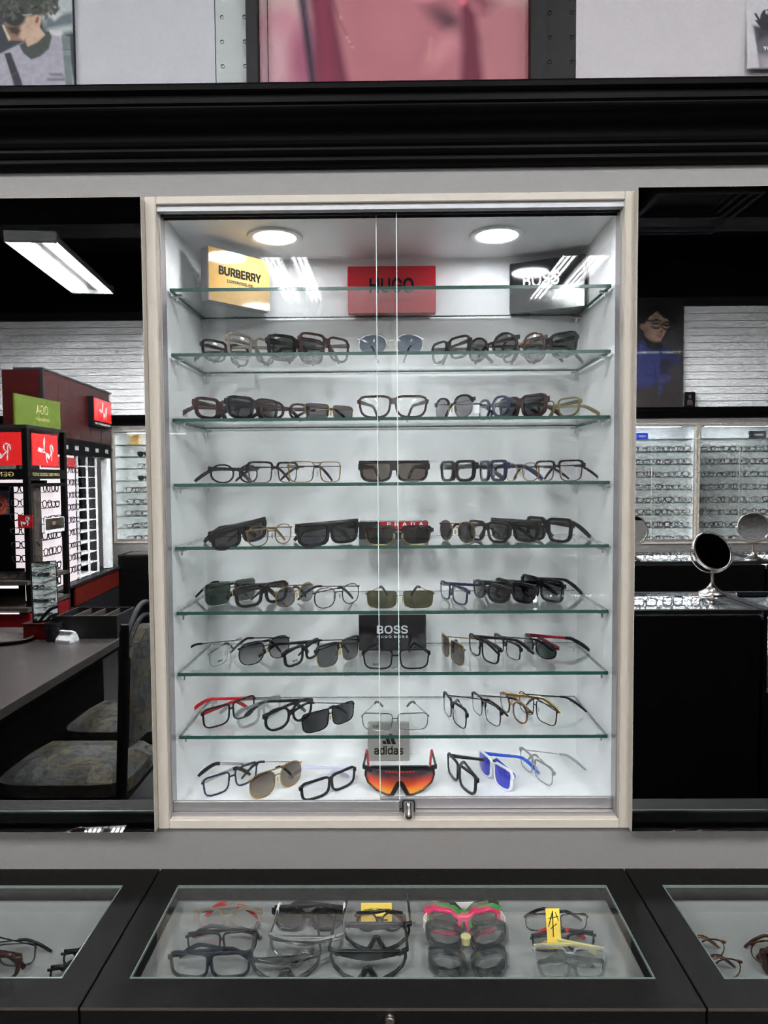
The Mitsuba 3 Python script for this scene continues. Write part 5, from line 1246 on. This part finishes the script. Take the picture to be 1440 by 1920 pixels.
def chair(y, label):
    k = thing('chair', label, 'chair', 'patterned chairs at the desk')
    x0, x1, sz = -1.50, -0.99, -1.10
    w = 0.43
    cush = trimesh.creation.box([0.51, w, 0.07]).subdivide().subdivide().subdivide(); v = cush.vertices
    rx, ry = v[:, 0] / 0.255, v[:, 1] / (w / 2); edge = np.maximum(np.abs(rx), np.abs(ry)) ** 4
    v[:, 2] = np.where(v[:, 2] > 0, 0.035 + 0.018 * (1 - edge) - 0.022 * edge, v[:, 2]); rad = (np.abs(rx) ** 5 + np.abs(ry) ** 5) ** 0.2; sc_ = np.where(rad > 1, 1 / rad, 1); v[:, 0] *= sc_; v[:, 1] *= sc_
    cush.apply_translation([(x0 + x1) / 2, y, sz - 0.04]); add('seat', cush, 'm_upholstery', k, smooth=50)
    add('seat_frame', bx(x0 + 0.02, x1 - 0.01, y - w / 2 + 0.02, y + w / 2 - 0.02, sz - 0.105, sz - 0.076), 'm_black', k)
    for sy in (-1, 1):
        yy = y + sy * (w / 2 - 0.01)
        add('back_post', sweep([(x1 + 0.05, yy, FLOOR), (x1 - 0.02, yy, sz - 0.12), (x1 - 0.01, yy, sz + 0.1), (x1 + 0.008, yy, -0.56), (x1 + 0.010, yy, -0.53)], [0.018, 0.02, 0.02, 0.018, 0.014], 12), 'm_black', k, smooth=50)
        add('front_leg', cyl([x0 + 0.04, yy, FLOOR], [x0 + 0.04, yy, sz - 0.1], 0.016, 0.02), 'm_black', k, smooth=40)
    arc = lambda dz: [(x1 + 0.008, y + (w / 2 - 0.02) * q, -0.585 + dz + 0.10 * math.cos(q * math.pi / 2)) for q in np.linspace(-1, 1, 17)]
    add('top_rail', sweep(arc(0.0), 0.011, 10), 'm_greydark', k, smooth=50); add('top_rail', sweep(arc(-0.05), 0.009, 10), 'm_greydark', k, smooth=50)
    q = np.linspace(-1, 1, 13); z0_, V, F = sz + 0.10, [], []
    for s_, off in ((0, -0.02), (1, 0.025)):
        for zi in range(9):
            for yy in q:
                top = -0.66 + 0.09 * math.cos(yy * math.pi / 2); z = z0_ + (top - z0_) * zi / 8
                V.append((x1 - 0.008 + 0.02 * (z - z0_) / (0.45) + off * (1 - 0.5 * abs(yy) ** 4), y + yy * (w / 2 - 0.035), z))
    n = len(q)
    for s_ in (0, 1):
        for zi in range(8):
            for yi in range(n - 1):
                a = s_ * 9 * n + zi * n + yi; f = [(a, a + 1, a + n + 1), (a, a + n + 1, a + n)]; F += [t[::-1] for t in f] if s_ else f
    ring = [zi * n for zi in range(9)] + [8 * n + i for i in range(1, n)] + [zi * n + n - 1 for zi in range(7, -1, -1)] + [i for i in range(n - 2, 0, -1)]
    for a, b_ in zip(ring, ring[1:] + ring[:1]): F += [(a, b_, b_ + 9 * n), (a, b_ + 9 * n, a + 9 * n)]
    add('back_cushion', trimesh.Trimesh(V, F, process=False), 'm_upholstery', k, smooth=50)


chair(-0.17, 'patterned upholstered chair with black frame, nearer of two at the desk in the left mirror')
chair(-0.72, 'patterned upholstered chair with black frame, farther of two at the desk in the left mirror')

VY = lambda yv: 2.6 - yv
XM = lambda px, yv: (px - 734) / 1329 * yv
# on the desk
k = thing('desk_mirror', 'tilted rectangular mirror on a red base on the desk, in the left mirror', 'mirror')
xm = XM(66, 3.66); ym = VY(3.70)
add('base', bx(xm - 0.09, xm + 0.085, ym - 0.05, ym + 0.05, TZ, TZ + 0.075, 0.004), 'm_redgloss', k)
add('base_shelf', bx(xm - 0.095, xm + 0.09, ym - 0.055, ym + 0.055, TZ + 0.0755, TZ + 0.082), 'm_redwood', k)
tw = T().translate([xm + 0.01, ym + 0.0, TZ + 0.085]).rotate([0, 0, 1], -150 + 5).rotate([1, 0, 0], -9).rotate([0, 1, 0], 0)
tw = T().translate([xm + 0.01, ym, TZ + 0.088]).rotate([0, 0, 1], -33).rotate([1, 0, 0], 9)
add('panel', bx(-0.062, 0.062, -0.035, 0.0, 0, 0.315), 'm_black', k, tw=tw); add('glass', bx(-0.058, 0.058, 0.0003, 0.0015, 0.004, 0.311), 'm_mirror', k, tw=tw)
k = thing('pen_cup', 'dark cup beside the red-based mirror on the desk, in the left mirror', 'cup')
xc, yc = XM(97, 3.66), VY(3.62)
add('cup', lathe([(0, 0), (0.036, 0), (0.042, 0.095), (0.040, 0.095), (0.034, 0.004), (0, 0.004)], (xc, yc, TZ), 28), 'm_greydark', k, smooth=40)
k = thing('card_holder', 'small white card holder beside the dark cup on the desk, in the left mirror', 'card holder')
xc, yc = XM(116, 3.60), VY(3.60)
hp_ = Polygon([(-0.035, 0), (0.035, 0), (0.035, 0.012), (0.0, 0.05), (-0.012, 0.05), (-0.03, 0.02)]); m = extrude(hp_, 0.09)
m = trimesh.Trimesh(np.c_[m.vertices[:, 2] - 0.045, m.vertices[:, 0], m.vertices[:, 1]], m.faces[:, ::-1], process=False); add('holder', m, 'm_white', k, tw=frame_of((xc, yc, TZ), 0.3))
add('cards', bx(-0.04, 0.04, -0.006, 0.014, 0.051, 0.056), 'm_paper', k, tw=frame_of((xc, yc, TZ), 0.3))
k = thing('divided_tray', 'dark tray with four compartments at the end of the desk, in the left mirror', 'tray')
tx0, tx1, ty0, ty1 = -1.76, -1.44, VY(3.92), VY(3.66)
add('box', cat(bx(tx0, tx1, ty0, ty1, TZ, TZ + 0.006), *[bx(a, b_, c_, d_, TZ + 0.006, TZ + 0.12) for a, b_, c_, d_ in ((tx0, tx0 + 0.008, ty0, ty1), (tx1 - 0.008, tx1, ty0, ty1), (tx0 + 0.008, tx1 - 0.008, ty0, ty0 + 0.008), (tx0 + 0.008, tx1 - 0.008, ty1 - 0.008, ty1))]), 'm_greydark', k)
for i in range(3): x = tx0 + (tx1 - tx0) * (i + 1) / 4; add('divider', bx(x - 0.003, x + 0.003, ty0 + 0.008, ty1 - 0.008, TZ + 0.006, TZ + 0.115), 'm_greybrown', k)
k = thing('oval_dish', 'pale oval dish at the left on the desk, in the left mirror', 'dish')
d = lathe([(0, 0), (0.12, 0), (0.16, 0.02), (0.158, 0.023), (0.118, 0.004), (0, 0.004)], n=36); d.apply_scale([1, 0.7, 1]); d.apply_translation([XM(-10, 3.6), VY(3.6), TZ]); add('dish', d, 'm_greybrown', k, smooth=40)


# ---- red lit display stand with script signs
def script(points, r): return unary_union([LineString(p_).buffer(r) for p_ in points])


RB = [[(0.05, 0.62), (0.10, 0.80), (0.25, 0.88), (0.36, 0.78), (0.34, 0.62), (0.20, 0.52), (0.30, 0.40), (0.42, 0.22)], [(0.18, 0.82), (0.16, 0.55), (0.14, 0.18)], [(0.50, 0.42), (0.43, 0.36), (0.45, 0.24), (0.52, 0.26), (0.53, 0.42), (0.55, 0.24)], [(0.60, 0.42), (0.63, 0.28), (0.72, 0.44)], [(0.72, 0.44), (0.66, 0.20), (0.56, 0.04)]]
RB2 = [[(0.0, 0.30), (0.12, 0.72), (0.08, 0.98), (0.02, 0.85), (0.06, 0.30), (0.18, 0.30), (0.20, 0.44), (0.08, 0.46)], [(0.34, 0.44), (0.26, 0.36), (0.30, 0.28), (0.36, 0.40), (0.38, 0.28)], [(0.44, 0.44), (0.44, 0.28), (0.50, 0.44), (0.54, 0.42), (0.55, 0.28), (0.62, 0.32)]]


def sign_script(w, h, full):
    g = script(RB, 0.03)
    if full: g = unary_union([g, affinity.translate(script(RB2, 0.026), 0.85, 0.12)])
    b = g.bounds; g = affinity.rotate(g, 8); b = g.bounds; s_ = 0.82 * min(w / (b[2] - b[0]), h / (b[3] - b[1]))
    return affinity.translate(affinity.scale(affinity.translate(g, -(b[0] + b[2]) / 2, -(b[1] + b[3]) / 2), s_, s_, origin=(0, 0)), 0, h / 2)


scene['m_redsign'] = two({'type': 'principled', 'base_color': rgb(lin(150, 14, 18)), 'roughness': 0.3})
def red_sign(parent, o, yaw, w, h, full, emit=True, name='sign_face'):
    tw = frame_of(o, yaw)
    f = add(name, bx(-w / 2, w / 2, 0.0, 0.006, 0, h), 'm_redsign', parent, tw=tw, emit=RED_SIGN if emit else None, w=0.15)
    add('lettering', upright(extrude(sign_script(w, h, full), 0.001), -0.0002), 'm_paper', f, tw=tw)


def lit_panel(parent, o, yaw, w, h, n_rows, gname, lab, cols=1, emit=True):
    tw = frame_of(o, yaw)
    add('lit_panel', bx(-w / 2, w / 2, 0, 0.01, 0, h), 'm_panelwhite', parent, tw=tw, emit=BACKLIT if emit else None, w=0.15)
    for r in range(n_rows):
        z = h * (r + 0.5) / n_rows
        for c in range(cols):
            lx = (c - (cols - 1) / 2) * w / cols; cy, sy = math.cos(yaw), math.sin(yaw); ly = -0.03
            far_pair(o[0] + lx * cy - ly * sy, o[1] + lx * sy + ly * cy, o[2] + z, math.degrees(yaw) + RNG.uniform(-8, 8), gname, f'small eyeglasses, {ORD[r]} up from the bottom, {lab}')
            add('peg', cat(bx(lx - 0.05, lx + 0.05, -0.034, 0, z - 0.004, z - 0.0005)), 'm_greybrown', parent, tw=tw)


GS = 'eyeglasses on the lit panels seen in the left mirror'
st = thing('display_stand', 'black framed display stand with lit panels and red script signs, in the left mirror', 'display stand')
sx1, sx0, sy1, sy0, stop = -2.367, -3.15, VY(4.60), VY(5.16), 0.343
for xx in (sx0, sx1 - 0.035):
    for yy in (sy0 + 0.035, sy1):
        add('post', bx(xx, xx + 0.035, yy - 0.035, yy, FLOOR, stop), 'm_black', st)
add('top_frame', cat(bx(sx0, sx1, sy0, sy1, stop, stop + 0.02)), 'm_greydark', st)
add('header_rail', cat(bx(sx0 + 0.035, sx1 - 0.035, sy1 - 0.03, sy1, 0.01, 0.075), bx(sx1 - 0.03, sx1, sy0 + 0.035, sy1 - 0.035, 0.01, 0.075), bx(sx0 + 0.035, sx1 - 0.035, sy1 - 0.03, sy1, -0.04, -0.02), bx(sx1 - 0.03, sx1, sy0 + 0.035, sy1 - 0.035, -0.04, -0.02)), 'm_black', st)
red_sign(st, (XM(42, 4.6) - 0.19, sy1 - 0.002, 0.10), math.pi, 0.38, 0.215, True)
red_sign(st, (sx1 - 0.002, (sy0 + sy1) / 2 + 0.03, 0.10), math.pi / 2, 0.36, 0.215, True)
m = upright(words('GENUINE SINCE 1937', 0.028, 0.0008, True, 0.6), -0.0002); add('lettering', m, 'f_khaki', st, tw=frame_of(((sx0 + sx1) / 2, sy1, 0.028), math.pi))
m = upright(words('GENUINE SINCE 1937', 0.02, 0.0008, True, 0.38), -0.0002); add('lettering', m, 'f_khaki', st, tw=frame_of((sx1, (sy0 + sy1) / 2 + 0.03, 0.03), math.pi / 2))
add('inner_lamp', bx(sx0 + 0.05, sx1 - 0.05, sy1 - 0.10, sy1 - 0.06, -0.015, 0.005), 'm_white', st, emit=BACKLIT, w=0.3)
lit_panel(st, (XM(36, 4.68), sy1 - 0.09, -0.585), math.pi, 0.105, 0.55, 6, GS, 'front lit panel of the black stand')
yy_ = lambda px: VY(-sx1 * 1329 / (734 - px)) if False else 2.6 + sx1 * 1329 / (734 - px)
for pa, pb, nn in ((83, 103, 7), (104.5, 113, 7)):
    ya, yb_2 = yy_(pa), yy_(pb); wpn = abs(yb_2 - ya)
    lit_panel(st, (sx1 - 0.06, (ya + yb_2) / 2, -0.80), math.pi / 2, wpn, 0.775, nn, GS, 'left side panel of the black stand' if pa < 90 else 'right side panel of the black stand')
lit_panel(st, (sx1 - 0.06, (yy_(59) + yy_(67)) / 2, -0.80), math.pi / 2, abs(yy_(67) - yy_(59)), 0.775, 0, GS, '')
add('side_post', bx(sx1 - 0.07, sx1 - 0.03, yy_(82), yy_(68), -1.0, -0.04), 'm_greybrown', st)
add('dark_back', bx(sx0 + 0.04, sx1 - 0.12, sy0 + 0.06, sy0 + 0.10, -1.0, 0.0), 'm_darkwood', st)
add('lower_shelf', cat(bx(sx0, sx1, sy0, sy1 + 0.05, -0.68, -0.655), bx(sx0, sx1, sy0, sy1 + 0.05, -0.86, -0.83)), 'm_greybrown', st)
for zz in (-0.70, -0.868): add('shelf_lamp', bx(sx0 + 0.02, sx1 - 0.06, sy1 + 0.045, sy1 + 0.05, zz, zz + 0.018), 'm_white', st, emit=BACKLIT, w=0.2)
add('red_base', bx(sx0, sx1, sy0, sy1 + 0.03, FLOOR, -0.87), 'm_redgloss', st)
k = thing('picture', 'small framed dark picture on the lit panel of the black stand, in the left mirror', 'picture')
tw = frame_of((sx1 + 0.002, (yy_(79) + yy_(116)) / 2, -0.345), math.pi / 2); wq = abs(yy_(116) - yy_(79))
add('frame', bx(-wq / 2, wq / 2, 0, 0.008, -0.02, 0.085), 'm_white', k, tw=tw)
def pic(u, v):
    c = Canvas(1 - u, v, (74, 68, 58)); c.poly([(0.15, 1.0), (0.3, 0.2), (0.55, 0.15), (0.6, 0.6), (0.9, 0.9), (0.9, 1.0)], (40, 34, 30), 0.05); c.ellipse(0.44, 0.42, 0.11, 0.22, (170, 138, 118), 0.3); c.ellipse(0.45, 0.18, 0.2, 0.09, (36, 30, 28), 0.3); return c.c
painted('print', wq * 0.92, 0.075, pic, 'm_print', k, T().translate([sx1 + 0.0045, (yy_(79) + yy_(116)) / 2, -0.34]).rotate([0, 0, 1], 90), 30, 24)
k = thing('small_sign', 'small dark red script sign on the front of the black stand, in the left mirror', 'sign')
red_sign(k, (XM(38, 4.55), sy1 + 0.02, -0.31), math.pi, 0.095, 0.085, False, emit=False)
k = thing('picture', 'blue print with orange rings inside the black stand, at the edge of the left mirror', 'picture')
def rings(u, v):
    c = Canvas(1 - u, v, (92, 92, 128))
    for q, col in ((0.42, (214, 92, 66)), (0.34, (236, 130, 96)), (0.26, (206, 76, 58)), (0.16, (236, 130, 96)), (0.09, (60, 40, 60))): c.ellipse(0.5, 0.6, q * 1.1, q, col, 0.08)
    return c.c
painted('print', 0.11, 0.16, rings, 'm_print', k, T().translate([XM(-3, 4.66), VY(4.66), -0.225]).rotate([0, 0, 1], 180), 40, 50)
add('backing', bx(-0.055, 0.055, 0.001, 0.008, 0, 0.16), 'm_greydark', k, tw=frame_of((XM(-3, 4.66), VY(4.66), -0.225), math.pi))
for i, px in enumerate((8, 24, 40)): far_pair(XM(px, 4.62), sy1 - 0.03, -0.6545, 180 + 15 * (i - 1), 'eyeglasses on the ledge of the black stand', f'dark eyeglasses, {ORD[i]} from left on the ledge of the black stand', (0, 3, 1)[i])
prin('m_leaf', lin(80, 96, 32), 0.5, 0, 0.1)
k = thing('green_sign', 'slanted green sign with pale letters on top of the black stand, left mirror', 'sign')
tw = frame_of((-2.43, VY(4.90), stop + 0.0205), math.radians(93))
add('panel', bx(-0.285, 0.285, 0, 0.012, 0, 0.205), 'm_leaf', k, tw=tw)
m = upright(words('OGA', 0.06, 0.001, False, 0.15), -0.0002); m.apply_translation([-0.04, 0, 0.095]); add('lettering', m, 'f_khaki', k, tw=tw)
m = upright(words('eyewear', 0.03, 0.001, False, 0.16), -0.0002); m.apply_translation([-0.05, 0, 0.045]); add('lettering', m, 'f_khaki', k, tw=tw)

# ---- red panelled wall unit behind the stand
A2, B2 = np.array([-2.65, VY(5.42)]), np.array([-2.77, VY(7.05)])
ud = (A2 - B2) / np.linalg.norm(A2 - B2); uyaw = math.atan2(ud[1], ud[0]); LU = float(np.linalg.norm(A2 - B2))
uw = thing('wall_unit', 'wall display unit with dark red panels above lit panels, in the left mirror', 'wall unit')
U = frame_of((B2[0], B2[1], 0), uyaw)          # local x from the far end to the near end, front to -y
TY = lambda px: -2.238 / ((px - 734) / 1329 + 0.076)
US = lambda px: LU * (7.05 - TY(px)) / (7.05 - 5.42)
add('carcass', cat(bx(0, LU, 0.20, 0.22, FLOOR, 0.86), bx(0, LU, 0.0, 0.20, 0.845, 0.86), bx(0, LU, 0.02, 0.20, FLOOR, -1.06), bx(LU - 0.015, LU, 0.02, 0.20, 0.22, 0.845)), 'm_greydark', uw, tw=U)
bnd = [85, 112, 133, 152, 171, 190, 207]
for a, b_ in zip(bnd[:-1], bnd[1:]):
    s0, s1 = US(b_), US(a); add('red_panel', bx(s0 + 0.004, s1 - 0.004, 0.0, 0.02, 0.345, 0.842, 0.003), 'm_redwood', uw, tw=U)
    p_ = add('label_panel', bx(s0 + 0.003, s1 - 0.003, -0.004, 0.016, 0.215, 0.34, 0.002), 'm_blackmatte', uw, tw=U)
    add('label_plate', bx((s0 + s1) / 2 - 0.045, (s0 + s1) / 2 + 0.045, -0.0055, -0.0038, 0.255, 0.292), 'm_alu', p_, tw=U)
add('end_panel', bx(-0.30, 0.0, 0, 0.02, 0, 1), 'm_redwood', uw, tw=T().translate([A2[0] - 0.004, A2[1] + 0.002, 0.24]) @ T().scale([1, 1, 0.6]))
add('end_post', bx(-0.012, 0.012, 0, 0.024, 0.24, 0.85), 'm_greydark', uw, tw=T().translate([A2[0], A2[1] + 0.006, 0]))
s0, s1 = US(146), LU
add('lit_panel', bx(s0, s1, 0.035, 0.045, -0.86, 0.21), 'm_panelwhite', uw, tw=U, emit=BACKLIT, w=0.15)
for r in range(9):
    for q in (0.12, 0.3):
        pt = np.array(T(U).matrix) @ np.array([s0 + (s1 - s0) * q, 0.0, -0.78 + r * 0.105, 1]); far_pair(float(pt[0]), float(pt[1]), float(pt[2]), math.degrees(uyaw) + 5, GS + ', wall unit', f'small eyeglasses, {ORD[r]} up from the bottom, {"far" if q < 0.2 else "near"} column, lit panel of the red wall unit')
add('header_sign', bx(s0, s1, 0.022, 0.0345, 0.10, 0.19), 'm_redsign', uw, tw=U)
g0, g1 = US(183), US(148)
add('grid_back', bx(g0, g1, 0.16, 0.17, -0.86, 0.21), 'm_mirror', uw, tw=U)
for r in range(11): add('grid_shelf', bx(g0, g1, 0.03, 0.155, -0.86 + r * 0.098, -0.852 + r * 0.098), 'm_white', uw, tw=U)
for q in (0, 0.5, 1): add('grid_post', bx(g0 + (g1 - g0) * q - 0.008, g0 + (g1 - g0) * q + 0.008, 0.015, 0.03, -0.86, 0.21), 'm_white', uw, tw=U)
add('dark_door', bx(US(199), US(184), 0.10, 0.12, -0.86, 0.21), 'm_greydark', uw, tw=U)
add('white_post', bx(US(206), US(200), 0.0, 0.06, -0.86, 0.21), 'm_white', uw, tw=U)
add('ledge', bx(0, LU, -0.05, 0.15, -0.885, -0.865), 'm_greydark', uw, tw=U)
b2 = [127, 145, 165, 185, 201, 216]
for a, b_ in zip(b2[:-1], b2[1:]): add('brick_red_panel', bx(max(US(b_), 0) + 0.003, US(a) - 0.003, -0.03, -0.01, -1.06, -0.89, 0.002), 'm_brick', uw, tw=U)
add('lower_cabinet', bx(0, LU, -0.02, 0.019, FLOOR, -1.065), 'm_greydark', uw, tw=U)
k = thing('square_sign', 'square lit red script sign on the dark red panels, in the left mirror', 'sign')
tw = U
sc0, sc1 = US(199), US(167)
add('box', bx(sc0 - 0.015, sc1 + 0.015, -0.05, -0.002, 0.49, 0.755), 'm_black', k, tw=U)
f = add('sign_face', bx(sc0, sc1, -0.056, -0.0505, 0.54, 0.742), 'm_redsign', k, tw=U, emit=tuple(1.4 * v for v in RED_SIGN), w=0.15)
sw = sc1 - sc0; g = sign_script(sw, 0.20, True); m = upright(extrude(g, 0.001), -0.0565); m.apply_translation([(sc0 + sc1) / 2, 0, 0.54]); add('lettering', m, 'm_paper', f, tw=U)
m = upright(words('GENUINE SINCE 1937', 0.016, 0.0008, True, sw * 0.9), -0.0502); m.apply_translation([(sc0 + sc1) / 2, 0, 0.508]); add('lettering', m, 'm_paper', k, tw=U)

# paper tags on two pairs
for px, py, yd, w, h, owner in ((893, 767, 1.405, 0.013, 0.017, (2, 'right', 1)), (1003, 1123, 1.44, 0.008, 0.014, (5, 'right', 2))):
    o = at_y(px, py, yd); add('paper_tag', bx(o[0] - w / 2, o[0] + w / 2, o[1], o[1] + 0.0004, o[2] - h / 2, o[2] + h / 2), 'm_paper', PLACED[owner][0], label='white paper tag')
